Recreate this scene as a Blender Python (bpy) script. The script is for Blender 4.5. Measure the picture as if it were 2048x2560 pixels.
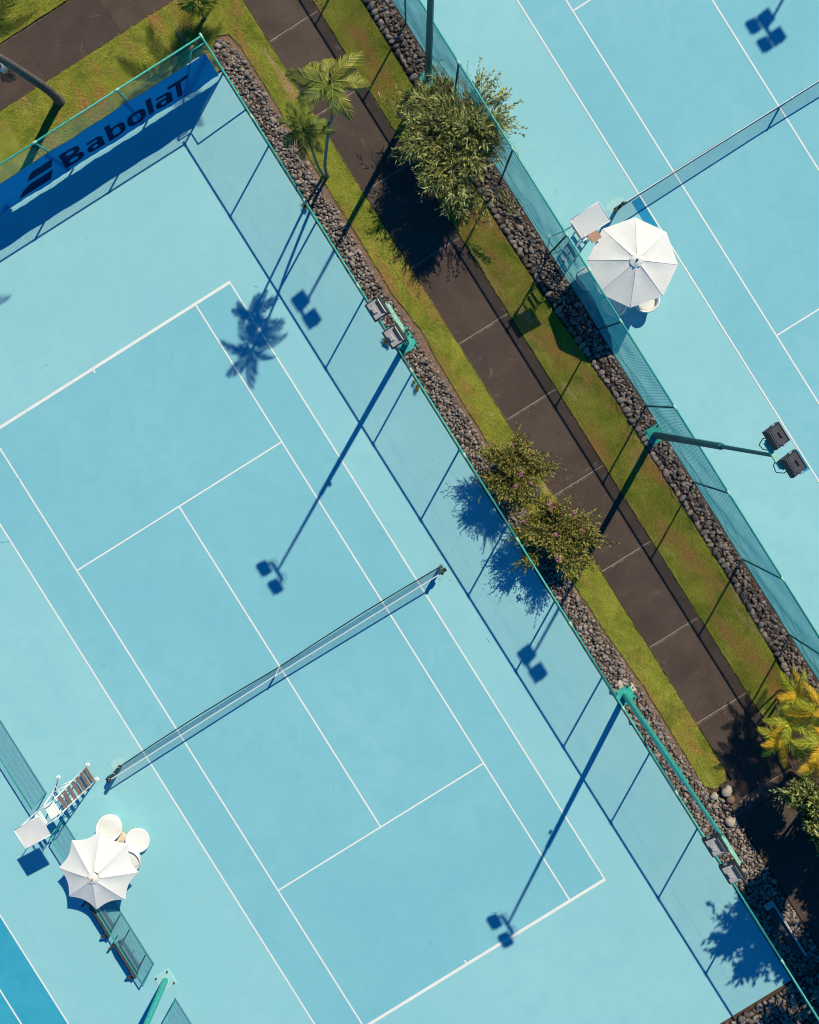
import bpy, math, random
import numpy as np
from mathutils import Vector, Matrix
random.seed(7); rng = np.random.default_rng(7)
scene = bpy.context.scene
for o in list(bpy.data.objects): bpy.data.objects.remove(o)
col = scene.collection
R = math.radians

# ------------------------------------------------------------------ camera, sky, sun, exposure
# world: X runs along the net of the near court, Y along its length (metres); the drone hovers above the path
cam = bpy.data.cameras.new('camera'); cam_o = bpy.data.objects.new('camera', cam); col.objects.link(cam_o)
def rodrigues(r):
    r = np.array(r); t = np.linalg.norm(r); k = r/t
    K = np.array([[0,-k[2],k[1]],[k[2],0,-k[0]],[-k[1],k[0],0]])
    return np.eye(3)+math.sin(t)*K+(1-math.cos(t))*K@K
RB = rodrigues((9.76259484e-03,1.20061878e-02,-1.00867407e-02)) @ np.array([[.852,-.523,0],[-.523,-.852,0],[0,0,-1]])
u_, s_, v_ = np.linalg.svd(RB); RB = u_@v_
M = Matrix(((RB[0][0],-RB[1][0],-RB[2][0]),(RB[0][1],-RB[1][1],-RB[2][1]),(RB[0][2],-RB[1][2],-RB[2][2])))
cam_o.matrix_world = Matrix.Translation((8.80122854,5.32651380,28.1250932)) @ M.to_4x4()
cam.sensor_fit = 'HORIZONTAL'; cam.sensor_width = 36; cam.lens = 36*2100/2048
cam.shift_x = (1024-1018.36)/2048; cam.shift_y = (1004.72-1280)/2048
cam.clip_start = .5; cam.clip_end = 2000
scene.camera = cam_o
SUN_EL, SUN_AZ = 46.6, 29.1            # azimuth of the sun measured from +X towards +Y
w = bpy.data.worlds.new('World'); scene.world = w; w.use_nodes = True
wn = w.node_tree.nodes; wl = w.node_tree.links
sky = wn.new('ShaderNodeTexSky'); sky.sky_type = 'NISHITA'; sky.sun_disc = False
sky.sun_elevation = R(SUN_EL); sky.sun_rotation = R(90-SUN_AZ); sky.air_density = 1.0; sky.dust_density = 0.0; sky.ozone_density = 8.0
tint = wn.new('ShaderNodeMix'); tint.data_type = 'RGBA'; tint.blend_type = 'MULTIPLY'; tint.inputs[0].default_value = 1; tint.inputs[7].default_value = (.05, .66, .95, 1)   # blue tint added evenly over the sky to turn the shadows blue
wl.new(sky.outputs[0], tint.inputs[6]); wl.new(tint.outputs[2], wn['Background'].inputs[0]); wn['Background'].inputs[1].default_value = .10
sl = bpy.data.lights.new('sun', 'SUN'); sl.energy = 4.4; sl.angle = R(.53); sl.color = (1, .89, .66)
so = bpy.data.objects.new('sun', sl); col.objects.link(so); so.location = (30, 20, 40)
sd = Vector((-math.cos(R(SUN_AZ))*math.cos(R(SUN_EL)), -math.sin(R(SUN_AZ))*math.cos(R(SUN_EL)), -math.sin(R(SUN_EL))))
so.rotation_euler = sd.to_track_quat('-Z', 'Y').to_euler()
vs = scene.view_settings; vs.view_transform = 'Standard'; vs.look = 'None'; vs.exposure = 0.1; vs.gamma = 1
scene.render.engine = 'CYCLES'
scene.cycles.transparent_max_bounces = 16; scene.cycles.caustics_reflective = False; scene.cycles.caustics_refractive = False; scene.cycles.filter_width = 1.05

# ------------------------------------------------------------------ materials
def newmat(name):
    m = bpy.data.materials.new(name); m.use_nodes = True
    return m, m.node_tree.nodes, m.node_tree.links, m.node_tree.nodes['Principled BSDF']
def noise(n, l, co, scale, detail=4, rough=.6, dist=0):
    t = n.new('ShaderNodeTexNoise'); t.inputs['Scale'].default_value = scale; t.inputs['Detail'].default_value = detail
    t.inputs['Roughness'].default_value = rough; t.inputs['Distortion'].default_value = dist
    if co is not None: l.new(co, t.inputs['Vector'])
    return t.outputs['Fac']
def ramp(n, l, f, a, b, c0=(0,0,0,1), c1=(1,1,1,1)):
    r = n.new('ShaderNodeValToRGB'); r.color_ramp.elements[0].position = a; r.color_ramp.elements[1].position = b
    r.color_ramp.elements[0].color = c0; r.color_ramp.elements[1].color = c1; l.new(f, r.inputs[0]); return r.outputs[0]
def mix(n, l, f, a, b, mode='MIX'):
    m = n.new('ShaderNodeMix'); m.data_type = 'RGBA'; m.blend_type = mode
    for s, v in ((m.inputs[0], f), (m.inputs[6], a), (m.inputs[7], b)):
        if hasattr(v, 'links'): l.new(v, s)
        elif isinstance(v, (int, float)): s.default_value = v
        else: s.default_value = (*v[:3], 1)
    return m.outputs[2]
def wpos(n):
    return n.new('ShaderNodeNewGeometry').outputs['Position']
def bump(n, l, b, h, strength, dist=.01):
    u = n.new('ShaderNodeBump'); u.inputs['Strength'].default_value = strength; u.inputs['Distance'].default_value = dist
    l.new(h, u.inputs['Height']); l.new(u.outputs[0], b.inputs['Normal'])
def plain(name, c, rough=.6, metal=0, var=.18, scale=6, bmp=.15, spec=.4):
    m, n, l, b = newmat(name); co = n.new('ShaderNodeTexCoord').outputs['Object']
    f = noise(n, l, co, scale, 5)
    l.new(mix(n, l, ramp(n, l, f, .3, .7), [x*(1-var) for x in c], [min(1, x*(1+var)) for x in c]), b.inputs['Base Color'])
    b.inputs['Roughness'].default_value = rough; b.inputs['Metallic'].default_value = metal
    b.inputs['Specular IOR Level'].default_value = spec
    if bmp: bump(n, l, b, noise(n, l, co, scale*12, 3), bmp, .002)
    return m
def court_mat(name, c, c2, stain=.5):
    m, n, l, b = newmat(name); p = wpos(n)
    big = ramp(n, l, noise(n, l, p, .16, 3, .5, .4), .32, .68)
    base = mix(n, l, big, c, c2)
    mid = ramp(n, l, noise(n, l, p, 1.3, 5, .6, .8), .42, .8)
    base = mix(n, l, mid, base, [x*.975 for x in c])
    grain = noise(n, l, p, 60, 4, .7)
    base = mix(n, l, ramp(n, l, grain, .25, .8), mix(n, l, .06, base, (0, .05, .08)), base)
    sp = ramp(n, l, noise(n, l, p, 3.1, 2, .4, 0), .73, .79)          # sparse scuffs
    st = noise(n, l, p, 14, 4, .8, 2)
    sp2 = n.new('ShaderNodeMath'); sp2.operation = 'MULTIPLY'; l.new(sp, sp2.inputs[0]); l.new(ramp(n, l, st, .45, .65), sp2.inputs[1])
    k = n.new('ShaderNodeMath'); k.operation = 'MULTIPLY'; l.new(sp2.outputs[0], k.inputs[0]); k.inputs[1].default_value = stain
    base = mix(n, l, k.outputs[0], base, (.07, .33, .42))
    vor = n.new('ShaderNodeTexVoronoi'); vor.inputs['Scale'].default_value = .9; l.new(p, vor.inputs['Vector'])
    dot = ramp(n, l, vor.outputs['Distance'], .012, .03, (1,1,1,1), (0,0,0,1))
    base = mix(n, l, mix(n, l, .5, (0,0,0), dot), base, (.05, .2, .28))
    l.new(base, b.inputs['Base Color']); b.inputs['Roughness'].default_value = .75; b.inputs['Specular IOR Level'].default_value = .15
    bump(n, l, b, grain, .1, .003)
    return m
MT = {}
MT['court_out'] = court_mat('court_outer_paint', (.262, .578, .645), (.305, .62, .67))
MT['court_in'] = court_mat('court_inner_paint', (.195, .51, .605), (.24, .56, .64))
MT['court_deep'] = court_mat('court_deep_blue_paint', (.03, .33, .50), (.05, .40, .56))
MT['patch'] = court_mat('blue_patch_paint', (.01, .23, .45), (.02, .34, .55), 0)
def line_mat():
    m, n, l, b = newmat('white_line_paint'); p = wpos(n)
    base = mix(n, l, ramp(n, l, noise(n, l, p, 2, 5), .3, .7), (.74, .76, .73), (.82, .82, .79))
    wear = ramp(n, l, noise(n, l, p, 9, 6, .75, .6), .60, .74)
    base = mix(n, l, mix(n, l, .4, (0,0,0), wear), base, (.40, .62, .65))
    l.new(base, b.inputs['Base Color']); b.inputs['Roughness'].default_value = .75; b.inputs['Specular IOR Level'].default_value = .2
    return m
MT['line'] = line_mat()
MT['white'] = plain('white_paint', (.82, .82, .80), .45, 0, .03, 4, .05)
MT['plastic'] = plain('white_plastic', (.83, .82, .79), .8, 0, .03, 3, .03, .15)
MT['teal'] = plain('teal_green_paint', (.045, .40, .33), .45, 0, .2, 9, .1)
MT['teal_pale'] = plain('pale_green_paint', (.30, .62, .47), .5, 0, .15, 9, .1)
MT['teal_dark'] = plain('dark_teal_paint', (.02, .16, .16), .5, 0, .2, 7, .1)
MT['netcord'] = plain('teal_net_cord', (.0, .22, .30), .7, 0, .1, 9, 0)
MT['netblue'] = plain('blue_net_cord', (.01, .2, .27), .7, 0, .1, 9, 0)
MT['black'] = plain('black_paint', (.018, .024, .028), .45, 0, .2, 8, .1)
MT['blackcord'] = plain('black_net_cord', (.0, .09, .20), .8, 0, .1, 9, 0)
MT['grey'] = plain('weathered_grey_metal', (.42, .40, .39), .7, .0, .4, 22, .3)
MT['greydark'] = plain('dark_grey_metal', (.06, .065, .075), .5, .3, .3, 14, .2)
MT['steel'] = plain('galvanised_steel', (.35, .42, .46), .4, .6, .15, 10, .1)
MT['glass'] = plain('lamp_glass', (.25, .28, .3), .1, 0, .1, 3, 0)
MT['wood'] = plain('weathered_wood', (.20, .145, .13), .75, 0, .3, 14, .4)
MT['wood_light'] = plain('tan_wood', (.42, .24, .17), .7, 0, .2, 14, .4)
MT['wood_dark'] = plain('dark_wood', (.055, .05, .052), .6, 0, .4, 12, .4)
MT['soil'] = plain('brown_soil', (.085, .055, .04), .95, 0, .4, 5, .8)
MT['dirt'] = plain('bare_dirt', (.20, .125, .085), .95, 0, .3, 7, .8)
MT['grout'] = plain('pale_grout', (.30, .245, .205), .9, 0, .3, 6, .4)
MT['concrete'] = plain('pale_concrete', (.55, .48, .38), .85, 0, .2, 8, .3)
MT['trunk'] = plain('palm_bark', (.16, .13, .11), .9, 0, .45, 9, .9)
MT['trunk_pale'] = plain('pale_palm_stem', (.17, .19, .16), .8, 0, .3, 9, .5)
MT['bark'] = plain('brown_bark', (.10, .075, .055), .9, 0, .35, 9, .8)
def slab_mat():
    m, n, l, b = newmat('brown_concrete'); p = wpos(n)
    oi = n.new('ShaderNodeObjectInfo').outputs['Random']
    base = mix(n, l, ramp(n, l, noise(n, l, p, .8, 5, .6, .5), .3, .72), (.064, .045, .036), (.112, .079, .063))
    base = mix(n, l, mix(n, l, .5, (0,0,0), oi), base, (.050, .037, .032))
    g = noise(n, l, p, 90, 3, .7)
    base = mix(n, l, ramp(n, l, g, .3, .75), mix(n, l, .12, base, (0,0,0)), base)
    base = mix(n, l, mix(n, l, .5, (0,0,0), ramp(n, l, noise(n, l, p, 2.3, 6, .7, 1.5), .56, .70)), base, (.042, .031, .026))
    # pale lime bloom where the slabs were patched
    bl = ramp(n, l, noise(n, l, p, 1.6, 6, .72, 1.2), .60, .74)
    base = mix(n, l, mix(n, l, .35, (0,0,0), bl), base, (.30, .26, .24))
    sep = n.new('ShaderNodeSeparateXYZ'); l.new(n.new('ShaderNodeTexCoord').outputs['Generated'], sep.inputs[0])      # chalky edges along the cast joints
    ab = n.new('ShaderNodeMath'); ab.operation = 'COMPARE'; l.new(sep.outputs['Y'], ab.inputs[0]); ab.inputs[1].default_value = 1.0; ab.inputs[2].default_value = .022
    ch = n.new('ShaderNodeMath'); ch.operation = 'MULTIPLY'; l.new(ab.outputs[0], ch.inputs[0]); l.new(ramp(n, l, noise(n, l, p, 5, 6, .75, .5), .45, .72), ch.inputs[1])
    base = mix(n, l, mix(n, l, .6, (0,0,0), ch.outputs[0]), base, (.30, .25, .22))
    l.new(base, b.inputs['Base Color']); b.inputs['Roughness'].default_value = .8; b.inputs['Specular IOR Level'].default_value = .25
    bump(n, l, b, g, .25, .003)
    return m
MT['slab'] = slab_mat()
def grass_mat(name, blade=False, dry=0):
    m, n, l, b = newmat(name); p = wpos(n)
    mp = n.new('ShaderNodeMapping'); mp.inputs['Scale'].default_value = (1.6, .55, 1); l.new(p, mp.inputs[0])
    base = mix(n, l, ramp(n, l, noise(n, l, p, 1.1, 5, .65, .5), .3, .7), (.14, .19, .022), (.38, .38, .06))
    f = ramp(n, l, noise(n, l, mp.outputs[0], .9, 5, .62, .3), .52-dry, .70-dry)
    base = mix(n, l, f, base, (.40, .23, .075))
    f2 = ramp(n, l, noise(n, l, mp.outputs[0], .7, 5, .7, .6), .61-dry*.6, .72-dry*.6)
    base = mix(n, l, f2, base, (.52, .34, .20))
    if blade:
        at = n.new('ShaderNodeAttribute'); at.attribute_name = 'tone'
        base = mix(n, l, at.outputs['Fac'], mix(n, l, 1, base, (.75, .80, .7), 'MULTIPLY'), mix(n, l, 1, base, (1.45, 1.42, 1.3), 'MULTIPLY'))
    else:
        base = mix(n, l, ramp(n, l, noise(n, l, p, 45, 3, .8), .3, .7), mix(n, l, .45, base, (.02, .025, 0)), base)
        bump(n, l, b, noise(n, l, p, 30, 4, .8), .6, .02)
    l.new(base, b.inputs['Base Color']); b.inputs['Roughness'].default_value = .8; b.inputs['Specular IOR Level'].default_value = .15
    return m
MT['grass'] = grass_mat('turf'); MT['blade'] = grass_mat('grass_blades', True); MT['grass_dry'] = grass_mat('dry_turf', False, .05); MT['blade_dry'] = grass_mat('dry_grass_blades', True, .05)
def stone_mat(name, lo, hi):
    m, n, l, b = newmat(name); co = n.new('ShaderNodeTexCoord').outputs['Object']
    at = n.new('ShaderNodeAttribute'); at.attribute_name = 'tone'
    ad = n.new('ShaderNodeMath'); ad.operation = 'ADD'; l.new(at.outputs['Fac'], ad.inputs[0]); l.new(n.new('ShaderNodeObjectInfo').outputs['Random'], ad.inputs[1])
    fr = n.new('ShaderNodeMath'); fr.operation = 'FRACT'; l.new(ad.outputs[0], fr.inputs[0])
    base = mix(n, l, fr.outputs[0], lo, hi)
    f = noise(n, l, co, 25, 5, .7)
    base = mix(n, l, ramp(n, l, f, .25, .8), mix(n, l, .35, base, (.02, .018, .016)), base)
    l.new(base, b.inputs['Base Color']); b.inputs['Roughness'].default_value = .7; b.inputs['Specular IOR Level'].default_value = .3
    bump(n, l, b, f, .4, .006)
    return m
MT['stone'] = stone_mat('river_stone', (.09, .080, .074), (.40, .335, .29))
MT['stone2'] = stone_mat('dark_river_stone', (.10, .084, .075), (.42, .34, .285))
MT['rock'] = plain('pale_boulder', (.40, .34, .28), .8, 0, .3, 5, .7)
MT['basalt'] = plain('dark_boulder', (.06, .055, .055), .85, 0, .35, 5, .8)
def leaf_mat(name, a, c, trans=.3, rough=.5, spec=.35):
    m, n, l, b = newmat(name)
    at = n.new('ShaderNodeAttribute'); at.attribute_name = 'tone'
    base = mix(n, l, at.outputs['Fac'], a, c)
    base = mix(n, l, ramp(n, l, noise(n, l, wpos(n), 3, 3), .3, .7), mix(n, l, .3, base, a), base)
    l.new(base, b.inputs['Base Color']); b.inputs['Roughness'].default_value = rough; b.inputs['Specular IOR Level'].default_value = spec
    t = n.new('ShaderNodeBsdfTranslucent'); l.new(mix(n, l, .35, base, (.25, .35, .02)), t.inputs[0])
    x = n.new('ShaderNodeMixShader'); x.inputs[0].default_value = trans
    l.new(b.outputs[0], x.inputs[1]); l.new(t.outputs[0], x.inputs[2]); l.new(x.outputs[0], n['Material Output'].inputs[0])
    return m
MT['palm'] = leaf_mat('palm_leaf', (.018, .038, .004), (.52, .50, .09), .12, .5, .15)
MT['palm_mid'] = leaf_mat('mid_palm_leaf', (.012, .03, .004), (.24, .29, .05), .12, .5, .15)
MT['palm_dark'] = leaf_mat('dark_palm_leaf', (.025, .05, .015), (.10, .14, .03), .15)
MT['palm_yellow'] = leaf_mat('yellow_palm_leaf', (.30, .20, .010), (1.0, .60, .05), .2, .5, .12)
MT['palm_lime'] = leaf_mat('lime_palm_leaf', (.06, .11, .006), (.68, .66, .07), .2, .5, .12)
MT['bush'] = leaf_mat('grey_green_leaf', (.012, .026, .005), (.66, .68, .22), .12, .45, .2)  # near-black to pale pair: leaf highlights and dark gaps put into the colour
MT['bush_small'] = leaf_mat('small_leaf', (.018, .030, .004), (.54, .47, .12), .15, .5, .15)
MT['bush_dark'] = leaf_mat('broad_leaf', (.02, .04, .010), (.60, .64, .22), .2, .45, .2)
MT['seed'] = leaf_mat('dry_seed_spray', (.20, .12, .09), (.42, .30, .22), .2)
MT['pink'] = leaf_mat('pink_petal', (.45, .16, .20), (.62, .30, .36), .3)
def fabric(name, c, trans, sheer=0):
    m, n, l, b = newmat(name); co = n.new('ShaderNodeTexCoord').outputs['Object']
    base = mix(n, l, ramp(n, l, noise(n, l, co, 2.5, 5), .3, .7), [x*.93 for x in c], c)
    l.new(base, b.inputs['Base Color']); b.inputs['Roughness'].default_value = .85; b.inputs['Specular IOR Level'].default_value = .1
    bump(n, l, b, noise(n, l, co, 3, 3, .5, .8), .28, .03)
    t = n.new('ShaderNodeBsdfTranslucent'); l.new(base, t.inputs[0])
    x = n.new('ShaderNodeMixShader'); x.inputs[0].default_value = trans
    l.new(b.outputs[0], x.inputs[1]); l.new(t.outputs[0], x.inputs[2])
    out = x.outputs[0]
    if sheer:
        tr = n.new('ShaderNodeBsdfTransparent'); y = n.new('ShaderNodeMixShader'); y.inputs[0].default_value = sheer
        l.new(out, y.inputs[1]); l.new(tr.outputs[0], y.inputs[2]); out = y.outputs[0]
    l.new(out, n['Material Output'].inputs[0])
    return m
MT['canopy'] = fabric('white_canvas', (.84, .83, .80), .12)
MT['shade'] = fabric('white_sheet', (.84, .83, .80), .15)
MT['sheer'] = fabric('thin_white_sheet', (.80, .80, .78), .2, .05)
MT['banner'] = fabric('blue_windscreen', (.004, .215, .62), .5)
MT['print'] = fabric('navy_print', (.004, .028, .10), .12)

# ------------------------------------------------------------------ mesh helpers
class MB:
    def __init__(s): s.v = []; s.f = []; s.t = []
    def add(s, vs, fs, tone=None):
        k = len(s.v); s.v += [tuple(map(float, a)) for a in vs]; s.f += [tuple(i+k for i in f) for f in fs]
        if tone is not None: s.t += [tone]*len(fs)
        return s
    def box(s, a, b, ch=0, m=None):
        (x0, y0, z0), (x1, y1, z1) = a, b
        if ch:
            c = ch
            vs = [(x0, y0, z0), (x1, y0, z0), (x1, y1, z0), (x0, y1, z0), (x0, y0, z1-c), (x1, y0, z1-c), (x1, y1, z1-c), (x0, y1, z1-c),
                  (x0+c, y0+c, z1), (x1-c, y0+c, z1), (x1-c, y1-c, z1), (x0+c, y1-c, z1)]
            fs = [(3,2,1,0)]+[(i, (i+1) % 4, (i+1) % 4+4, i+4) for i in range(4)]+[(i+4, (i+1) % 4+4, (i+1) % 4+8, i+8) for i in range(4)]+[(8,9,10,11)]
        else:
            vs = [(x0, y0, z0), (x1, y0, z0), (x1, y1, z0), (x0, y1, z0), (x0, y0, z1), (x1, y0, z1), (x1, y1, z1), (x0, y1, z1)]
            fs = [(3,2,1,0), (4,5,6,7), (0,1,5,4), (1,2,6,5), (2,3,7,6), (3,0,4,7)]
        if m is not None: vs = [m @ Vector(v) for v in vs]
        return s.add(vs, fs)
    def tube(s, pts, rad, n=8, cap=True):
        pts = [Vector(q) for q in pts]; rad = rad if isinstance(rad, (list, tuple)) else [rad]*len(pts)
        vs = []; ref = None
        for i, q in enumerate(pts):
            d = (pts[min(i+1, len(pts)-1)]-pts[max(i-1, 0)]).normalized()
            if ref is None:
                ref = Vector((0, 0, 1)) if abs(d.z) < .9 else Vector((1, 0, 0))
            a = (ref-d*ref.dot(d)).normalized(); ref = a; b = d.cross(a)
            for k in range(n):
                t = 2*math.pi*k/n; vs.append(q+(a*math.cos(t)+b*math.sin(t))*rad[i])
        fs = [(i*n+k, i*n+(k+1) % n, (i+1)*n+(k+1) % n, (i+1)*n+k) for i in range(len(pts)-1) for k in range(n)]
        if cap: fs += [tuple(range(n))[::-1], tuple(range((len(pts)-1)*n, len(pts)*n))]
        return s.add(vs, fs)
    def lathe(s, prof, c=(0, 0, 0), n=24, cap=True):
        vs = [(c[0]+r*math.cos(2*math.pi*k/n), c[1]+r*math.sin(2*math.pi*k/n), c[2]+z) for r, z in prof for k in range(n)]
        fs = [(i*n+k, i*n+(k+1) % n, (i+1)*n+(k+1) % n, (i+1)*n+k) for i in range(len(prof)-1) for k in range(n)]
        if cap: fs += [tuple(range(n))[::-1], tuple(range((len(prof)-1)*n, len(prof)*n))]
        return s.add(vs, fs)
    def poly(s, pts, z0, z1):
        n = len(pts); vs = [(x, y, z0) for x, y in pts]+[(x, y, z1) for x, y in pts]
        return s.add(vs, [tuple(range(n))[::-1], tuple(range(n, 2*n))]+[(i, (i+1) % n, (i+1) % n+n, i+n) for i in range(n)])
    def bar(s, a, b, w, h=None):
        a, b = Vector(a), Vector(b); d = (b-a).normalized(); h = h or w
        x = d.cross(Vector((0, 0, 1)))
        x = x.normalized() if x.length > 1e-3 else Vector((1, 0, 0))
        y = d.cross(x)
        vs = [q+x*sx*w/2+y*sy*h/2 for q in (a, b) for sx, sy in ((-1,-1), (1,-1), (1,1), (-1,1))]
        return s.add(vs, [(0,1,2,3), (7,6,5,4)]+[(i, i+4, (i+1) % 4+4, (i+1) % 4) for i in range(4)])
    def mesh(s, name, mat, smooth=False):
        me = bpy.data.meshes.new(name); me.from_pydata(s.v, [], s.f); me.materials.append(MT[mat] if isinstance(mat, str) else mat)
        if s.t:
            a = me.attributes.new('tone', 'FLOAT', 'FACE'); a.data.foreach_set('value', s.t)
        if smooth: me.polygons.foreach_set('use_smooth', [True]*len(me.polygons))
        me.update(); return me
    def build(s, name, mat, parent=None, smooth=False, loc=None):
        return link(name, s.mesh(name, mat, smooth), parent, loc)
def link(name, data, parent=None, loc=None, rot=None):
    o = bpy.data.objects.new(name, data); col.objects.link(o)
    if parent: o.parent = parent
    if loc is not None: o.location = loc
    if rot is not None: o.rotation_euler = rot
    return o
def tag(o, label=None, cat=None, group=None, kind=None):
    for k, v in (('label', label), ('category', cat), ('group', group), ('kind', kind)):
        if v: o[k] = v
    return o
def thing(name, label, cat, loc=(0, 0, 0), rz=0, group=None):
    return tag(link(name, None, None, loc, (0, 0, rz)), label, cat, group)
def copy_tree(o, parent=None):
    c = o.copy(); col.objects.link(c); c.parent = parent
    for ch in o.children: copy_tree(ch, c)
    return c
def leaves_mesh(name, P, D, N, L, W, tone, mat):
    """diamond leaves: base P, direction D, side from normal N"""
    D = D/np.linalg.norm(D, axis=1, keepdims=True); S = np.cross(D, N); S /= np.linalg.norm(S, axis=1, keepdims=True)+1e-9
    U = np.cross(S, D); L = L[:, None]; W = W[:, None]
    V = np.stack([P, P+D*L*.45+S*W*.5+U*L*.05, P+D*L-U*L*.08, P+D*L*.45-S*W*.5+U*L*.05], 1).reshape(-1, 3)
    n = len(P); me = bpy.data.meshes.new(name)
    me.vertices.add(4*n); me.vertices.foreach_set('co', V.ravel().astype(np.float32))
    me.loops.add(4*n); me.loops.foreach_set('vertex_index', np.arange(4*n, dtype=np.int32))
    me.polygons.add(n); me.polygons.foreach_set('loop_start', np.arange(0, 4*n, 4, dtype=np.int32)); me.polygons.foreach_set('loop_total', np.full(n, 4, dtype=np.int32))
    me.update(calc_edges=True); me.validate()
    a = me.attributes.new('tone', 'FLOAT', 'FACE'); a.data.foreach_set('value', np.clip(tone, 0, 1).astype(np.float32))
    me.materials.append(MT[mat]); return me

# ------------------------------------------------------------------ ground, courts, paths, beds
FX1, FX2, FX3, FY = 9.02, 15.05, -9.0, 17.87         # fence lines
C2 = (24.04, 6.98)                                    # centre of the neighbouring court
tag(MB().box((-140, -140, -.30), (160, 160, -.10)).build('ground', 'soil'), kind='structure')
def sheet(name, a, b, z, mat, parent=None, th=.003):
    return MB().box((a[0], a[1], z-th), (b[0], b[1], z)).build(name, mat, parent)
def court(name, x0, x1, y0, y1, cx, cy, inner):
    c = tag(MB().box((x0, y0, -.12), (x1, y1, 0)).build(name, 'court_out'), kind='structure')
    sheet('playing_area', (cx-5.485, cy-11.885), (cx+5.485, cy+11.885), .004, inner, c)
    def ln(ax, ay, bx, by, n='court_line'): sheet(n, (cx+ax, cy+ay), (cx+bx, cy+by), .008, 'line', c, .002)
    for sx in (-1, 1):
        for o_ in (5.485, 4.115):
            a, b_ = sorted((sx*o_, sx*(o_-.05))); ln(a, -11.785, b_, 11.785, 'sideline')
    for sy in (-1, 1):
        a, b_ = sorted((sy*11.885, sy*11.785)); ln(-5.485, a, 5.485, b_, 'baseline')
        a, b_ = sorted((sy*6.40, sy*6.35)); ln(-4.065, a, 4.065, b_, 'service_line')
        a, b_ = sorted((sy*11.785, sy*11.68)); ln(-.025, a, .025, b_, 'centre_mark')
    ln(-.025, -6.35, .025, 6.35, 'centre_line')
    return c
c1 = court('court', FX3+.001, 8.97, -18, 17.93, 0, 0, 'court_in')
c2 = court('court', 15.07, 33.05, -11, 25, *C2, 'court_in')
c3 = court('court', -27, FX3-.001, -18, 17.93, -18.03, 0, 'court_deep')
sheet('blue_patch', (18.24, 5.80), (18.545, 6.95), .008, 'patch', c2, .002)
sheet('blue_patch', (18.22, -3.75), (18.545, -3.02), .008, 'patch', c2, .002)
MT['halo'] = court_mat('worn_pale_paint', (.34, .63, .65), (.39, .67, .68), 0)
def blob(cx, cy, rx, ry, n=22, k=.25):
    return [(cx+rx*math.cos(t)*(1+k*random.uniform(-1, 1)*.5), cy+ry*math.sin(t)*(1+k*random.uniform(-1, 1)*.5)) for t in [2*math.pi*i/n for i in range(n)]]
MB().poly(blob(17.75, 7.15, .34, .2), .0, .004).build('worn_patch', 'halo', c2)
MB().poly(blob(-6.4, .1, .25, .2), .0, .004).build('worn_patch', 'halo', c1)

def scuff(court, x, y, ln, ang, w, mat, bend):
    b = MB(); n = 10
    for i in range(n+1):
        t = i/n-.5; a = R(ang)+bend*t; px, py = x+ln*t*math.cos(R(ang)+bend*t*.5), y+ln*t*math.sin(R(ang)+bend*t*.5); ww = w*(1-(2*t)**2)*random.uniform(.5, 1.2)+.002
        b.v += [(px-ww*math.sin(a), py+ww*math.cos(a), .0095), (px+ww*math.sin(a), py-ww*math.cos(a), .0095)]
    for i in range(n): b.f.append((2*i, 2*i+1, 2*i+3, 2*i+2))
    b.build('scuff_mark', mat, court)
for i in range(46):
    cc, cx, cy = random.choice(((c1, 0, 0), (c1, 0, 0), (c2, *C2)))
    scuff(cc, cx+random.uniform(-6.5, 6.5), cy+random.choice((random.uniform(-13, 13), random.gauss(0, 1)+11*random.choice((-1, 1)))), random.uniform(.12, .6), random.uniform(0, 180), random.uniform(.004, .010), random.choice(('halo', 'court_deep', 'halo', 'court_in')), random.uniform(-1.2, 1.2))
for (x, y, ln, ang, bend) in ((16.6, 10.2, .9, 10, .5), (16.9, 9.3, .6, 25, .3), (17.3, 8.9, .35, 40, .1), (6.4, 5.1, 1.1, 12, .4), (-6.6, -5.3, 1.0, 3, .3)): scuff(c2 if x > 15 else c1, x, y, ln, ang, .008, 'halo', bend)

# turf: outlines in plan, slightly higher than the slabs
def wob(pts, amp=.012, step=.18):
    out = []
    for i, a in enumerate(pts):
        b = pts[(i+1) % len(pts)]; L = math.dist(a, b); k = max(1, int(L/step))
        for j in range(k):
            t = j/k; out.append((a[0]+(b[0]-a[0])*t+random.uniform(-amp, amp), a[1]+(b[1]-a[1])*t+random.uniform(-amp, amp)))
    return out
TURF = {
 'lawn_left': [(9.96, -10.9), (10.2, -11.15), (10.66, -11.12), (10.82, -10.8), (10.835, 20.78), (-6, 20.78), (-6, 18.0), (8.95, 18.0), (9.1, 18.75), (9.55, 18.98), (9.86, 18.85), (9.98, 18.3),
               (9.95, 15), (9.92, 12), (9.9, 9.4), (9.86, 8.7), (10.0, 7.6), (10.06, 6.9), (9.98, 6.2), (9.94, 4.5), (9.95, 3.2), (9.86, 0), (9.85, -2.7), (9.9, -5), (10.02, -7), (9.98, -9)],
 'lawn_top': [(-6, 22.72), (10.835, 22.72), (10.835, 30), (-6, 30)],
 'lawn_right': [(12.83, 30), (12.83, -9.0), (12.86, -10.6), (13.3, -10.9), (14.1, -10.2), (14.24, -8), (14.3, -5.5), (14.28, 0), (14.27, 2), (14.12, 5), (14.05, 8.7), (14.1, 12), (14.14, 15), (14.2, 19), (14.25, 30)],
}
lawns = {}
for nme, pts in TURF.items():
    lawns[nme] = tag(MB().poly(wob(pts), -.12, .03).build('lawn', 'grass_dry' if nme == 'lawn_right' else 'grass'), kind='structure')
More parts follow.
